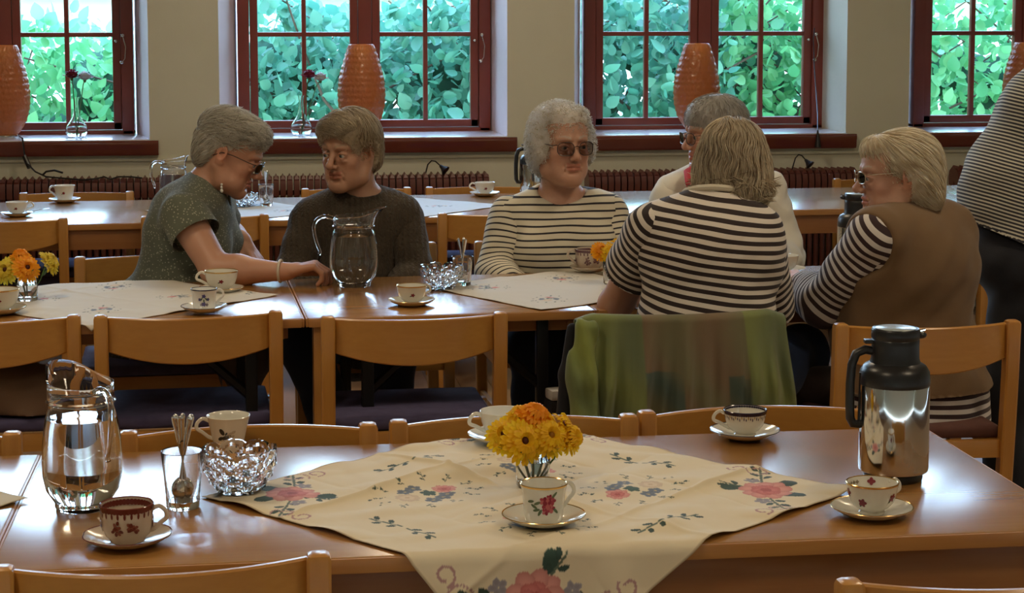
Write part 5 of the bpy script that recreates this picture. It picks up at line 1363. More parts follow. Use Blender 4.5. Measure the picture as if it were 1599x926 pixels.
            V, Q = skin(F, lo, hi, res, (lambda P_: dis * wob(P_, s=sd))); u = V[:, 2]
            if 'cut' in c: ax_, cp = nv(c['cut'][0]), np.array(c['cut'][1]); av = (V - cp) @ ax_; nr_ = np.abs(av) < res * .8; V[nr_] -= av[nr_][:, None] * ax_[None]; Q = Q[((V[Q].mean(1) - cp) @ ax_) > 0]
        elif k == 'band':
            ce = J['neck'] + spine * c.get('h', .02) + fwd * c.get('f', .01); rx, ry = c['r']; tl = c.get('tilt', .25)
            pts_ = [Vector(ce + right * rx * cos(t_) + fwd * ry * sin(t_) - spine * tl * ry * sin(t_)) for t_ in [2 * pi * i / 40 for i in range(41)]]
            o = MB().tube(pts_, c.get('t', .007), 8, cap=False).build(c['name'], c['mat'], root); o.location = -Vector(root.location); continue
        link_p(root, c['name'], V, Q, c['mat'], {'u': u}, c.get('label'))
    # ---------------- hair
    h = S['hair']; HF = Field(); h['shell'](HF); HF = HF.xform(HMn)
    hv, hq = skin(HF, hc - .2 * sc, hc + .2 * sc, .0042, h.get('disp')); nr = normals(hv, hq)
    Li = np.linalg.inv(HMn[:3, :3]); loc = (hv - hc) @ Li.T; out = ((nr @ HMn[:3, :3]) / sc)
    cc = np.array(h['cols']); t = .5 + .5 * np.sin(loc[:, 0] * 160 + 3 * np.sin(loc[:, 1] * 50 + loc[:, 2] * 40)) * np.sin(loc[:, 1] * 120); hcol = cc[0] * (1 - t[:, None]) + cc[1] * t[:, None]
    allv = [(hv, hq, hcol)]
    for st in h['strands']:
        def flow(p, n_, st=st):
            q = (p - hc) @ Li.T; return st['flow'](q) @ (HMn[:3, :3] / sc).T
        HB = Field(); HB.p = [q for q in HF.p if q[5] > 0]
        m_ = st['where'](loc) if 'where' in st else np.ones(len(loc), bool)
        m_ &= (nr * ((loc) @ (HMn[:3, :3] / sc).T)).sum(1) > 0
        if m_.sum() < 5: continue
        allv.append(strands('s', hv[m_], nr[m_], flow, st['n'], st['steps'], st['step'] * sc, st['r'], h['cols'], st.get('seed', 1), st.get('curl', 0), st.get('jit', .25), lift=st.get('lift', .0004), base=HB, cling=st.get('cling', .8), stop=(lambda p: h['stop']((p - hc) @ Li.T)) if 'stop' in h else None,
            lenf=(lambda p, st=st: st['len']((p - hc) @ Li.T)) if 'len' in st else None))
    V, Q = merge([(a, b) for a, b, _ in allv]); link_p(root, 'hair', V, Q, M_['hair'], {'col': np.concatenate([c for _, _, c in allv])})
    return root
def link_p(root, name, V, Q, m, attrs, label=None):
    o = link(name, np_mesh(name, V - np.array(root.location), Q, True, attrs), m, root)
    if label: o['label'] = label
    return o

# ------------------------------------------------------------------ hair styles (head-local)
def fl_down(q, cx=0, cy=-.03, cz=.10, g=.5):
    d = q - np.array((cx, cy, cz)); d = d / (np.linalg.norm(d, axis=1, keepdims=True) + 1e-6); d[:, 2] -= g; return d
def shell_crop(F, e=.010, front=.03, low=-.05):
    F.ell((0, -.020, .034), (.077 + e, .095 + e, .088 + e)); F.ell((0, .026, .060), (.066 + e, .060 + e, .052 + e), k=.03)
    F.ell((0, -.055, -.035), (.060 + e, .050 + e, .050), k=.04)
def carve_face(F, z=.038, y=.105, r=(.066, .075, .060)):
    F.ell((0, y, z - .075), r, k=.010, op=-1)
    for s in (-1, 1): F.ell((s * .092, .018, -.030), (.032, .036, .040), k=.010, op=-1)
    F.ell((0, .045, -.13), (.10, .075, .075), k=.02, op=-1)
EARS = lambda f: (lambda q: f(q) * np.where((np.abs(q[:, 0]) > .055) & (q[:, 1] > -.045) & (q[:, 1] < .05) & (q[:, 2] < .06), .35, 1))
FRONT = lambda a, b=.02, lo=.4: (lambda q: np.clip(1 - (q[:, 1] - b) / .05, lo, 1) * a)
def hair_A():
    def shell(F): F.ell((0, -.026, .050), (.083, .100, .084)); F.ell((0, .045, .086), (.058, .048, .036), k=.03); F.ell((0, -.070, -.02), (.058, .042, .055), k=.04); carve_face(F, .040)
    return dict(stop=lambda q: (np.abs(q[:, 0]) > .05) & (q[:, 1] > -.03) & (q[:, 1] < .05) & (q[:, 2] < .024), shell=shell, cols=[(.62, .59, .50), (.88, .85, .78), (.34, .30, .24)], disp=lambda P_: .002 * wob(P_, (90, 80, 70)), strands=[
        dict(flow=lambda q: np.stack([q[:, 0] * 4, .9 + 0 * q[:, 0], .25 - q[:, 1] * 2], 1), where=lambda l: l[:, 2] > .03, n=2600, steps=6, step=.0085, r=.0011, jit=.34, lift=.0016, cling=.45, seed=1, len=FRONT(1.0, .07, .7)),
        dict(flow=lambda q: fl_down(q, 0, .04, .06, .7), where=lambda l: l[:, 2] <= .04, n=1500, steps=5, step=.0065, r=.0010, jit=.14, seed=2)])
def hair_B():
    def shell(F):
        shell_crop(F, .010); F.ell((-.015, .062, .078), (.050, .032, .026), k=.03); F.ell((.035, .058, .076), (.030, .030, .026), k=.02); carve_face(F, .072)
        for s in (-1, 1): F.ell((s * .092, .004, -.012), (.036, .040, .046), k=.010, op=-1)
    return dict(stop=lambda q: ((np.abs(q[:, 0]) > .05) & (q[:, 1] > -.045) & (q[:, 2] < .020)) | ((q[:, 1] > .055) & (q[:, 2] < .056 - q[:, 0] * .35)), shell=shell, cols=[(.46, .37, .24), (.72, .61, .44), (.24, .17, .10)], disp=lambda P_: .0016 * wob(P_, (90, 80, 70)), strands=[
        dict(flow=lambda q: fl_down(q, .03, -.01, .11, .30), n=3400, steps=7, step=.0090, r=.0012, jit=.08, seed=3, len=EARS(FRONT(1.0, .02, .25))),
        dict(flow=lambda q: np.stack([-1 + 0 * q[:, 0], .25 + 0 * q[:, 0], -.22 + q[:, 0] * 4], 1), where=lambda l: (l[:, 1] > .035) & (l[:, 2] > .072) & (l[:, 0] > -.05), n=1000, steps=6, step=.0085, r=.0012, jit=.10, lift=.0008, seed=4)])
def hair_C():
    def shell(F):
        F.ell((0, -.024, .038), (.090, .104, .092)); F.ell((0, .038, .088), (.062, .044, .032), k=.03); F.ell((0, -.05, -.05), (.082, .056, .058), k=.04)
        for s in (-1, 1): F.ell((s * .080, -.004, -.005), (.024, .046, .056), k=.03)
        F.ell((0, .118, -.030), (.060, .070, .088), k=.012, op=-1); F.ell((0, .05, -.14), (.085, .07, .07), k=.02, op=-1)
    return dict(stop=lambda q: (q[:, 1] > .065) & (q[:, 2] < .052), shell=shell, cols=[(.90, .88, .82), (.99, .98, .95), (.74, .68, .54)], disp=lambda P_: .004 * wob(P_, (115, 100, 105)), strands=[
        dict(flow=lambda q: fl_down(q, 0, 0, .05, .2), n=3000, steps=9, step=.0052, r=.0014, curl=1.0, jit=.5, lift=.0012, cling=.45, seed=5, len=FRONT(1.0, .05, .6))])
def hair_D():
    def shell(F): shell_crop(F, .007); carve_face(F, .042); F.ell((0, -.08, -.075), (.08, .06, .03), k=.02, op=-1)
    return dict(shell=shell, cols=[(.42, .41, .38), (.60, .58, .54), (.24, .22, .2)], strands=[dict(flow=lambda q: fl_down(q, 0, -.02, .1, .5), n=2600, steps=4, step=.0065, r=.0010, jit=.14, seed=6, len=FRONT(1, .02, .5))])
def hair_E():
    def shell(F):
        F.ell((0, -.022, .036), (.086, .100, .088)); F.ell((0, -.046, -.040), (.094, .072, .072), k=.05); F.ell((0, -.055, -.090), (.080, .050, .045), k=.04)
        for s in (-1, 1): F.ell((s * .072, .0, -.035), (.030, .050, .065), k=.03)
        F.ell((0, .11, -.03), (.06, .07, .085), k=.012, op=-1)
    return dict(shell=shell, cols=[(.56, .46, .31), (.90, .80, .62), (.26, .18, .10)], disp=lambda P_: .004 * wob(P_, (55, 60, 22)), strands=[
        dict(flow=lambda q: fl_down(q, .01, -.01, .12, .8) + np.stack([.55 * np.sin(q[:, 2] * 75 + q[:, 0] * 40), 0 * q[:, 0], 0 * q[:, 0]], 1), n=4600, steps=9, step=.0095, r=.0014, jit=.14, cling=.7, lift=.0006, seed=7),
        dict(flow=lambda q: np.stack([1.4 * q[:, 0] / .09 + .8 * np.sin(q[:, 2] * 90), -.5 + 0 * q[:, 0], -.5 + 0 * q[:, 0]], 1), where=lambda l: l[:, 2] < -.04, n=900, steps=7, step=.008, r=.0014, jit=.3, lift=.002, cling=.25, seed=8)])
def hair_F():
    def shell(F):
        F.ell((0, -.026, .036), (.086, .104, .090)); F.ell((0, -.060, -.035), (.082, .062, .066), k=.05); F.ell((0, .050, .080), (.052, .040, .030), k=.03)
        F.ell((0, -.082, -.070), (.068, .032, .035), k=.03)
        for s in (-1, 1): F.ell((s * .092, .018, -.022), (.028, .030, .034), k=.012, op=-1); F.ell((s * .085, .055, -.06), (.06, .045, .07), k=.012, op=-1)
        F.ell((0, .118, -.024), (.062, .070, .084), k=.012, op=-1)
    return dict(stop=lambda q: ((np.abs(q[:, 0]) > .05) & (q[:, 1] > -.028) & (q[:, 1] < .07) & (q[:, 2] < .010)) | ((q[:, 1] > .07) & (q[:, 2] < .045)), shell=shell, cols=[(.78, .69, .50), (.96, .90, .76), (.60, .48, .30)], disp=lambda P_: .0016 * wob(P_, (60, 60, 30)), strands=[
        dict(flow=lambda q: fl_down(q, 0, .04, .13, .30) + np.array((0, -.55, -.1)), n=4200, steps=9, step=.0095, r=.0012, jit=.05, seed=9, len=EARS(FRONT(1, .03, .5)))])

# ------------------------------------------------------------------ clothes
m = fabric('speckled_green_cotton', (.125, .135, .095), (.10, .11, .078), 12)
vo = N(m, 'ShaderNodeTexVoronoi', feature='F1'); vo.inputs['Scale'].default_value = 105; L(m, coords(m), vo.inputs['Vector'])
lt = N(m, 'ShaderNodeMath', operation='LESS_THAN'); lt.inputs[1].default_value = .26; L(m, vo.outputs['Distance'], lt.inputs[0])
mx = N(m, 'ShaderNodeMix', data_type='RGBA'); old = P(m).inputs['Base Color'].links[0].from_socket
L(m, lt.outputs[0], mx.inputs['Factor']); L(m, old, mx.inputs['A']); mx.inputs['B'].default_value = (.34, .34, .26, 1); L(m, mx.outputs['Result'], P(m).inputs['Base Color'])
M_['dressA'] = m
m = fabric('brown_cable_knit', (.050, .036, .022), (.036, .026, .016), 20, bs=.0)
wv = N(m, 'ShaderNodeTexWave', wave_type='BANDS', bands_direction='X'); wv.inputs['Scale'].default_value = 16; wv.inputs['Distortion'].default_value = 2.5; wv.inputs['Detail Scale'].default_value = 6; L(m, coords(m), wv.inputs['Vector'])
bump(m, wv.outputs['Fac'], .9, .004); M_['sweaterB'] = m
M_['striC'] = stripe_mat('cream_thin_stripe', (.68, .63, .50), (.020, .018, .025), .0232, .27)
M_['striE'] = stripe_mat('white_dark_stripe', (.66, .60, .53), (.022, .012, .012), .0238, .50)
M_['striF'] = stripe_mat('white_brown_stripe', (.60, .56, .53), (.030, .012, .014), .0245, .50)
M_['striG'] = stripe_mat('fine_grey_stripe', (.50, .47, .38), (.022, .022, .03), .0112, .55)
M_['ribC'] = M_['striC']
M_['shirtD'] = fabric('white_shirt', (.72, .69, .60), (.66, .63, .55), 12)
M_['vestF'] = fabric('tan_felt', (.165, .098, .045), (.14, .08, .036), 8)
M_['navy'] = fabric('navy_trousers', (.010, .022, .055), (.008, .016, .042), 20)
M_['jeans'] = fabric('blue_jeans', (.018, .045, .13), (.012, .03, .09), 20)
M_['blackcloth'] = fabric('black_trousers', (.007, .008, .013), (.005, .005, .009), 20)
M_['beige'] = fabric('grey_brown_trousers', (.13, .10, .08), (.10, .075, .06), 14)
M_['shoe'] = mat('dark_shoes', (.02, .016, .014), .5)

def hips(px, right, w=.095):
    px = np.array(px); r = nv(right); return {'hipR': tuple(px + r * w - np.array((0, 0, .03))), 'hipL': tuple(px - r * w - np.array((0, 0, .03)))}
# ---- woman in the speckled green dress, leaning over the table
pA = (-0.3372,6.3500,0.5593)
person(dict(at=(-.30, 6.30, 0), label='grey haired woman in a speckled green top leaning on the table, looking down',
    J={'pelvis': pA, 'neck': (-0.1467,6.3000,1.0144), 'shR': (-0.2130,6.1100,0.9337), 'shL': (-0.1301,6.4600,0.9226), 'elR': (-0.1116,5.9900,0.7737), 'wrR': (0.1069,5.9300,0.7738), 'elL': (-0.0816,6.6000,0.8015), 'wrL': (-0.0277,6.4000,0.8161),
       **hips(pA, (-.1, -1, 0)), 'knR': (-0.0212,6.1200,0.4887), 'knL': (-0.0067,6.3800,0.4632), 'anR': (-0.1403,6.1600,0.1602), 'anL': (-0.1131,6.4000,0.1253)},
    head=((-0.0672,6.2700,1.1223), -10, 24, 0, 1.06), girth=1.16, arm_r=1.12, bust=1.1, belly_off=.05, fine_arms='RL', neck_r=.052,
    hands={'R': ((1, -.02, .20), (-.22, 0, 1), -1, .72, 1.08), 'L': ((.50, -.35, -.78), (.75, -.45, .5), 1, 1.1, 1.05)},
    face=dict(look=-.1, brow=(.4, .36, .3), jowl=1.1, nose=1.0), skin=(.50, .26, .17), glasses=dict(gm='frame_dark', lens=(.022, .016)), hair=hair_A(),
    clothes=[dict(kind='top', name='speckled_top', mat=M_['dressA'], e=.016, fold=.005, hem=.10, nr=(.085, .085, .055), nf=.03, seed=2, vneck=.08),
             dict(kind='sleeve', name='sleeve', side='R', upto=.36, mat=M_['dressA'], e=.018, flare=.008, fold=.002), dict(kind='sleeve', name='sleeve', side='L', upto=.45, mat=M_['dressA'], e=.018, fold=.002),
             dict(kind='trousers', name='trousers', mat=M_['beige'], e=.02, fold=.006), dict(kind='shoes', name='shoes', mat=M_['shoe'])]))
# ---- person in the brown sweater
pB = (0.3522,6.4200,0.5208)
person(dict(at=(.40, 6.40, 0), label='person with short sandy hair in a dark brown sweater, looking left',
    J={'pelvis': pB, 'neck': (0.3677,6.4000,0.9589), 'shR': (0.1968,6.3800,0.8803), 'shL': (0.5144,6.3800,0.8864), 'elR': (0.1322,6.2800,0.7073), 'elL': (0.5485,6.2800,0.7035), 'wrR': (0.2400,6.1200,0.6264), 'wrL': (0.4243,6.1200,0.6224),
       **hips(pB, (-1, 0, 0)), 'knR': (0.1705,5.9200,0.5408), 'knL': (0.4367,5.9000,0.5377), 'anR': (0.2945,6.0500,0.0866), 'anL': (0.4388,6.0200,0.0891)},
    head=((0.3305,6.3300,1.1243), -128, 7, 0, 1.07), girth=1.08, bust=.0, fine_arms='', neck_r=.056, skin=(.44, .24, .155),
    face=dict(look=-.2, brow=(.22, .16, .1), w=.95, nose=1.15, jowl=.92), hair=hair_B(),
    clothes=[dict(kind='top', name='sweater', mat=M_['sweaterB'], e=.020, fold=.004, hem=.10, nr=(.070, .072, .050), nup=.040, seed=5),
             dict(kind='sleeve', name='sleeve', side='R', upto=1.92, mat=M_['sweaterB'], e=.020, fold=.003), dict(kind='sleeve', name='sleeve', side='L', upto=1.92, mat=M_['sweaterB'], e=.020, fold=.003, seed=4),
             dict(kind='trousers', name='trousers', mat=M_['navy'], e=.018, fold=.005), dict(kind='shoes', name='shoes', mat=M_['shoe'])]))
# ---- woman with white curls in the thin striped jumper
pC = (1.0627,6.4500,0.4993)
person(dict(at=(1.08, 6.42, 0), label='woman with curly white hair and glasses in a cream jumper with thin dark stripes',
    J={'pelvis': pC, 'neck': (1.0674,6.4300,0.9463), 'shR': (0.8907,6.4200,0.8739), 'shL': (1.2243,6.4200,0.8822), 'elR': (0.8308,6.3400,0.6939), 'elL': (1.2595,6.3400,0.6945), 'wrR': (0.8963,6.1200,0.6077), 'wrL': (1.1230,6.1200,0.6027),
       **hips(pC, (-1, 0, 0)), 'knR': (0.8998,5.9300,0.5062), 'knL': (1.0501,5.9500,0.5094), 'anR': (0.9079,5.9800,0.0721), 'anL': (1.0283,6.0000,0.0629)},
    head=((1.0559,6.3500,1.1351), -74, 2, 0, 1.09), girth=1.22, bust=1.15, fine_arms='', neck_r=.062, skin=(.52, .29, .20), arm_r=1.15,
    face=dict(look=.15, brow=(.5, .45, .4), w=1.03, jowl=1.05, nose=1.0, chin2=.7), glasses=dict(gm='frame_dark', lens=(.026, .021), lm='lens_dark'), hair=hair_C(),
    clothes=[dict(kind='top', name='jumper', mat=M_['striC'], e=.018, fold=.007, hem=.10, nr=(.084, .084, .056), nup=.030, nf=.03, seed=7, amp=.005),
             dict(kind='sleeve', name='sleeve', side='R', upto=1.9, mat=M_['striC'], e=.022, fold=.006, seed=3, amp=.005), dict(kind='sleeve', name='sleeve', side='L', upto=1.9, mat=M_['striC'], e=.020, fold=.005, seed=9, amp=.004),
             dict(kind='trousers', name='trousers', mat=M_['navy'], e=.022, fold=.006), dict(kind='shoes', name='shoes', mat=M_['shoe'])]))
# ---- person in the white shirt, mostly hidden
pD = (1.6462,6.5000,0.5585)
D_ = person(dict(at=(1.78, 6.50, 0), label='person with short grey hair in a white shirt, half hidden behind the blond woman',
    J={'pelvis': pD, 'neck': (1.6318,6.5000,1.0229), 'shR': (1.4701,6.4600,0.9422), 'shL': (1.8088,6.4600,0.9513), 'elR': (1.4125,6.4000,0.7261), 'elL': (1.8648,6.4000,0.7337), 'wrR': (1.4368,6.0200,0.7440), 'wrL': (1.7004,6.0600,0.7248),
       **hips(pD, (-1, 0, 0)), 'knR': (1.3913,6.0000,0.4812), 'knL': (1.6520,6.0000,0.4747), 'anR': (1.4286,6.0500,0.0364), 'anL': (1.6493,6.0500,0.0288)},
    head=((1.6103,6.4200,1.1628), -168, 6, 0, 1.06), girth=1.1, fine_arms='', neck_r=.056, skin=(.52, .29, .20), face=dict(brow=(.4, .38, .35)), glasses=dict(gm='frame_dark'), hair=hair_D(),
    clothes=[dict(kind='top', name='shirt', mat=M_['shirtD'], e=.020, fold=.006, hem=.10, nr=(.062, .066, .042), seed=8),
             dict(kind='sleeve', name='sleeve', side='R', upto=1.9, mat=M_['shirtD'], e=.024, fold=.006, seed=3), dict(kind='sleeve', name='sleeve', side='L', upto=1.9, mat=M_['shirtD'], e=.026, fold=.008, seed=6),
             dict(kind='trousers', name='trousers', mat=M_['navy'], e=.018, fold=.005), dict(kind='shoes', name='shoes', mat=M_['shoe'])]))
cl = MB(); q = [Vector(v) - Vector((1.78, 6.50, 0)) for v in ((1.5614,6.4600,1.0498), (1.5056,6.3600,1.0364), (1.4985,6.3000,1.0041), (1.5089,6.2850,0.9590))]
cl.tube(q, [.016, .020, .021, .018], 10, flat=.6); cl.build('red_scarf', fabric('red_scarf', (.45, .02, .03), (.36, .015, .02)), D_)
# ---- blond woman in stripes, seen from behind
pE = (1.2510,5.0600,0.5549)
person(dict(at=(1.22, 5.08, 0), label='woman with wavy blond hair in a bold striped tee, seen from behind',
    J={'pelvis': pE, 'neck': (1.2927,5.1600,1.0512), 'shR': (1.4018,5.1200,0.9667), 'shL': (1.1191,5.1400,0.9799), 'elR': (1.4855,5.2600,0.6974), 'elL': (1.0539,5.3600,0.7363), 'wrR': (1.4940,5.5800,0.6962), 'wrL': (1.1769,5.6000,0.7079),
       **hips(pE, (1, 0, 0)), 'knR': (1.6393,5.4600,0.5588), 'knL': (1.1772,5.5000,0.4887), 'anR': (1.6470,5.5500,0.0627), 'anL': (1.1907,5.5500,0.0796)},
    head=((1.3679,5.2400,1.1581), 74, 10, 0, 1.04), girth=1.26, arm_r=1.15, fine_arms='RL', neck_r=.054, skin=(.50, .27, .18), belly_off=.02,
    hands={'R': ((-.5, .8, -.1), (0, 0, 1), 1, .5, 1.0), 'L': ((.5, .8, -.1), (0, 0, 1), -1, .5, 1.0)}, face=dict(brow=(.3, .24, .16)), hair=hair_E(),
    clothes=[dict(kind='top', name='striped_tee', mat=M_['striE'], e=.020, fold=.005, hem=.10, nr=(.070, .074, .040), seed=4, axis=(.13, -.10, .99), amp=.0035),
             dict(kind='sleeve', name='sleeve', side='R', upto=.90, mat=M_['striE'], e=.020, flare=.008, fold=.003, seed=3), dict(kind='sleeve', name='sleeve', side='L', upto=.54, mat=M_['striE'], e=.020, flare=.012, fold=.003, seed=6),
             dict(kind='band', name='neckband', mat=fabric('cream_neckband', (.60, .54, .42), (.55, .5, .39)), r=(.080, .078), h=.030, t=.010, tilt=.1),
             dict(kind='trousers', name='trousers', mat=M_['jeans'], e=.018, fold=.005), dict(kind='shoes', name='shoes', mat=M_['shoe'])]))
# ---- woman in the tan vest
pF = (1.8764,5.1300,0.5123)
person(dict(at=(2.05, 5.12, 0), label='woman with a smooth pale bob, tan vest and striped sleeves, facing left',
    J={'pelvis': pF, 'neck': (1.8764,5.1800,0.9963), 'shL': (1.7229,5.0300,0.9577), 'shR': (2.0196,5.2600,0.9474), 'elL': (1.6352,5.2000,0.7524), 'wrL': (1.6359,5.4200,0.7802), 'elR': (2.1098,5.4500,0.7110), 'wrR': (2.0341,5.6600,0.7169),
       'hipL': (1.7943,5.0800,0.4951), 'hipR': (1.9757,5.2600,0.4602), 'knL': (1.6468,5.2600,0.4811), 'knR': (1.8460,5.5200,0.4545), 'anL': (1.7070,5.3200,0.1119), 'anR': (1.8626,5.5500,0.0955)},
    head=((1.8301,5.1700,1.1236), 176, 4, 0, 1.04), girth=1.36, arm_r=1.15, fine_arms='L', neck_r=.052, chin2=1, skin=(.52, .29, .20), bust=1.0,
    hands={'L': ((-.25, .85, .12), (-.2, -.1, 1), 1, .55, 1.0)}, face=dict(brow=(.5, .45, .35), jowl=1.1, nose=1.05, gz=.004), glasses=dict(gm='frame_gold', lens=(.022, .016)), hair=hair_F(),
    clothes=[dict(kind='top', name='striped_shirt', mat=M_['striF'], e=.020, fold=.004, hem=.18, nr=(.074, .078, .05), seed=4, axis=(.05, 0, 1.), cut=((0, 0, 1), (1.9288,4.9800,0.4279))),
             dict(kind='vest', name='tan_vest', mat=M_['vestF'], e=.032, fold=.006, seed=3, seam=-.022, cut=((0, 0, 1), (1.9264,4.9800,0.5302))),
             dict(kind='sleeve', name='sleeve', side='L', upto=1.86, mat=M_['striF'], e=.020, fold=.004, seed=3), dict(kind='sleeve', name='sleeve', side='R', upto=1.86, mat=M_['striF'], e=.018, fold=.004, seed=6),
             dict(kind='trousers', name='trousers', mat=fabric('dark_brown_trousers', (.035, .02, .014), (.028, .016, .011)), e=.002, fold=.004), dict(kind='shoes', name='shoes', mat=M_['shoe'])]))
# ---- standing person at the right edge
pG = (2.4986,5.8000,0.8066)
person(dict(at=(3.0, 5.8, 0), label='person standing at the right edge in a finely striped grey top and black trousers',
    J={'pelvis': pG, 'neck': (2.7018,5.8200,1.4986), 'shR': (2.7790,6.0200,1.4135), 'shL': (2.5944,5.6200,1.4259), 'elR': (2.9367,6.1000,1.1034), 'elL': (2.6671,5.5400,1.1490), 'wrR': (2.7575,5.9500,0.9231), 'wrL': (2.5953,5.6000,0.9629),
       'hipR': (2.5488,5.9000,0.6963), 'hipL': (2.4624,5.7000,0.7270), 'knR': (2.5249,5.9200,0.3260), 'knL': (2.3986,5.7000,0.3742), 'anR': (2.5344,5.9200,-0.0245), 'anL': (2.4122,5.7000,0.0263)},
    head=((2.6654,5.8000,1.6679), 180, 5, 0, 1.04), girth=1.30, extra=[((2.5038,5.8200,1.0038), (.185, .17, .20)), ((2.5177,5.8200,0.8985), (.19, .18, .16)), ((2.5789,5.8200,1.2121), (.16, .17, .16))], fine_arms='', neck_r=.055, skin=(.52, .29, .20), belly_off=.045, bust=1.1, footdir=(-1, 0, 0), face=dict(), hair=hair_D(),
    clothes=[dict(kind='top', name='fine_striped_top', mat=M_['striG'], e=.028, fold=.006, hem=.10, nr=(.066, .070, .044), seed=4, axis=(.30, 0, .95), amp=.002, cut=((.42, 0, .9), (2.2735,5.8000,0.9234))),
             dict(kind='sleeve', name='sleeve', side='R', upto=1.7, mat=M_['striG'], e=.020, fold=.004), dict(kind='sleeve', name='sleeve', side='L', upto=1.7, mat=M_['striG'], e=.020, fold=.004),
             dict(kind='trousers', name='trousers', mat=M_['blackcloth'], e=.022, fold=.005), dict(kind='shoes', name='shoes', mat=M_['shoe'])]))

# ---- small things people wear
def bracelet():
    a, b = Vector((0.0890,5.9350,0.7754)), Vector((0.1069,5.9300,0.7738)); d = (b - a).normalized(); u = Vector((0, 0, 1)); s = d.cross(u); pts = [a + (u * cos(t) + s * sin(t)) * .034 for t in [2 * pi * i / 20 for i in range(21)]]
    A_ = [o for o in bpy.data.objects if o.name == 'person'][0]
    o = MB().tube(pts, .0045, 6, cap=False).build('bracelet', mat('ivory_beads', (.62, .56, .45), .35), A_); o.location = -A_.location
    e = MB(); p = Vector((-0.0946,6.1900,1.0282)); e.ball(p, .004); e.ball(p - Vector((0, 0, .010)), (.004, .004, .006)); e.ball(p - Vector((0, 0, .021)), (.0055, .0055, .007)); o = e.build('earring', M_['porcelain2'], A_); o.location = -A_.location
bracelet()

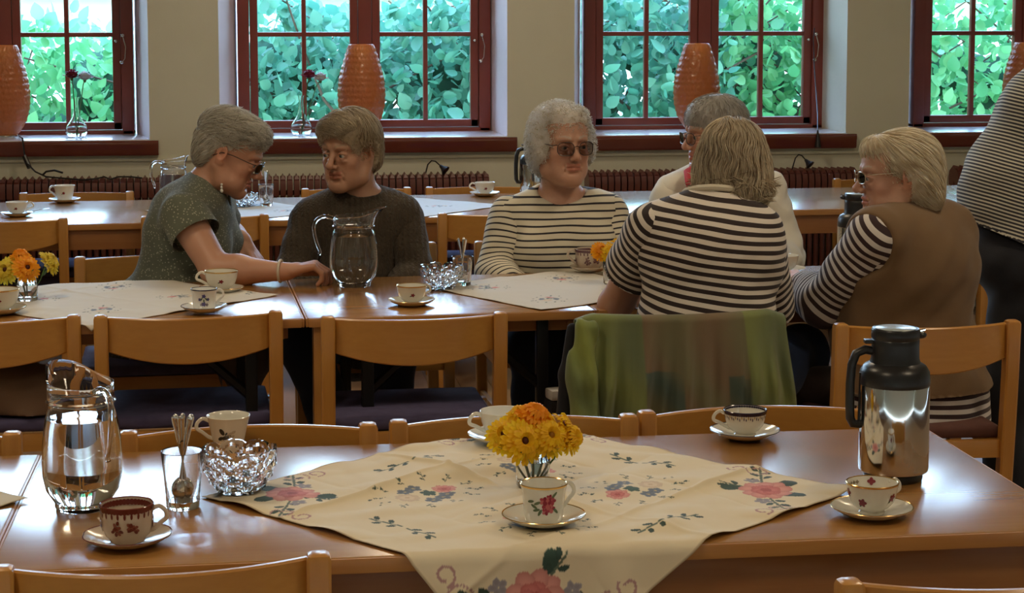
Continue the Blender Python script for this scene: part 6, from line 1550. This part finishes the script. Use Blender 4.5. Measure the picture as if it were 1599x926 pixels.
# ------------------------------------------------------------------ things hung on and lying on chairs
def jacket():
    nx, nt = 110, 90; W_ = .31; V = []; col = []
    rg = np.random.default_rng(4); s = np.linspace(-1, 1, nx); T = np.linspace(0, 1, nt)
    for t in T:
        for u in s:
            # over the top rail: first 18 % lies behind it, the rest hangs towards the photographer
            x = u * (W_ - .028 + .035 * t) + .02 * t + .016; q = max(0, 1 - (u * 1.12) ** 2)
            yb = -.010 - .064 * q
            f = .012 * sin(u * 13 + 2 * sin(t * 3 + u * 3)) + .009 * abs(sin(u * 15 + t * 2.5 + 1)) ** 3 + .006 * sin(u * 37 + t * 7) + .050 * max(0, -u - .40) * abs(sin(u * 21 + t * 2.2)) + .03 * max(0, u - .55) * abs(sin(u * 17 - t * 5))
            out = min(1, max(0, (t - .2) / .35)); drop = .040 * max(0, abs(u) - .84) / .16
            if t < .16: k = t / .16; y = yb + .030 + .012 * (1 - k); z = .66 + (.775 - .66) * k
            elif t < .22: k = (t - .16) / .06 * pi; y = yb + .006 + .024 * cos(k); z = .775 + .012 * sin(k)
            else: k = (t - .22) / .78; y = yb - .018 - .020 * k - (.020 + f * 1.1) * out; z = .775 - k * (.40 + .03 * sin(u * 5) + .04 * (u > .5))
            V.append((x, y, z - drop * (.4 if t < .22 else 1)))
            g1 = abs(u + .72) < .3 or u > .55; n_ = .5 + .5 * sin(u * 9 + 3 * sin(t * 5)); 
            a = np.array((.17, .20, .06)) if g1 else np.array((.135, .125, .062))
            b = np.array((.12, .15, .07)) if g1 else np.array((.17, .115, .065))
            if not g1 and .5 < t < .8 and (u < -.1 or u > .35): b = np.array((.06, .09, .07))
            col.append(a * n_ + b * (1 - n_))
    i = np.arange(nx * nt).reshape(nt, nx); Q = np.stack([i[:-1, :-1], i[1:, :-1], i[1:, 1:], i[:-1, 1:]], -1).reshape(-1, 4)
    m = vcol('green_jacket_cloth', .8); bump(m, noise(m, coords(m), 300, 3), .3, .001); P(m).inputs['Sheen Weight'].default_value = .15
    r = empty('jacket', (1.125, 4.93, 0), .02, 'mottled green jacket hanging over the chair of the blond woman', 'jacket')
    o = link('jacket_body', np_mesh('jacket', V, Q, True, {'col': np.array(col)}), m, r); sm = o.modifiers.new('thickness', 'SOLIDIFY'); sm.thickness = .004
    sl = Field(); sl.chain([(-.250, -.05, .75), (-.262, -.062, .62), (-.250, -.078, .48), (-.262, -.075, .36)], [.030, .040, .044, .046], .03)
    v, q = skin(sl, (-.36, -.2, .28), (-.14, .05, .83), .006, lambda P_: .006 * np.sin(P_[:, 0] * 130 + 3 * np.sin(P_[:, 2] * 9)) + .003 * wob(P_, (40, 40, 25)))
    tt = (.5 + .5 * np.sin(v[:, 2] * 22 + v[:, 0] * 30))[:, None]; link('sleeve', np_mesh('sleeve', v, q, True, {'col': np.array((.22, .26, .05)) * tt + np.array((.13, .17, .06)) * (1 - tt)}), m, r)
    b = Field(); b.chain([(-.272, .02, .74), (-.288, .0, .62), (-.300, -.01, .48), (-.300, -.01, .36)], [.016, .022, .024, .026], .02)
    v, q = skin(b, (-.38, -.08, .28), (-.2, .1, .8), .006); link('black_lining', np_mesh('lining', v, q, True), M_['blackcloth'], r)
jacket()
def handbag():
    c = Vector((0.8727,5.1600,0.4996)); r = empty('handbag', (c.x, c.y, .33), .2, 'black and white handbag hanging beside the green jacket', 'bag')
    MB().box((-.055, -.03, 0), (.055, .03, .10), .012).build('bag_body', mat('white_leather', (.62, .58, .52), .5), r)
    MB().box((-.057, -.032, .10), (.057, .032, .175), .010).build('bag_band', M_['black'], r)
    MB().box((-.054, -.03, .175), (.054, .03, .205), .008).build('bag_top', mat('grey_leather', (.42, .40, .38), .5), r)
    MB().tube([(.05, -.03, .12), (.085, -.03, .16), (.10, -.02, .28), (.11, .02, .40)], .004, 6).build('strap', mat('pale_strap', (.4, .34, .26), .6), r)
handbag()
def coat():
    F = Field(); F.ell((.02, .22, .50), (.24, .18, .07)); F.ell((-.02, .14, .55), (.16, .12, .07), k=.05); F.cap((.17, .12, .53), (.10, .04, .40), .05, .05, k=.06)
    v, q = skin(F, (-.32, -.1, .464), (.32, .5, .72), .008, lambda P_: .010 * wob(P_, (26, 22, 20)))
    o = link('coat', np_mesh('coat', v, q, True), fabric('brown_coat', (.16, .095, .055), (.13, .075, .045), 9)); o.location = (-.728, 5.262, 0)
    tag(o, 'brown coat crumpled on the seat of the chair at the left edge', 'coat')
coat()
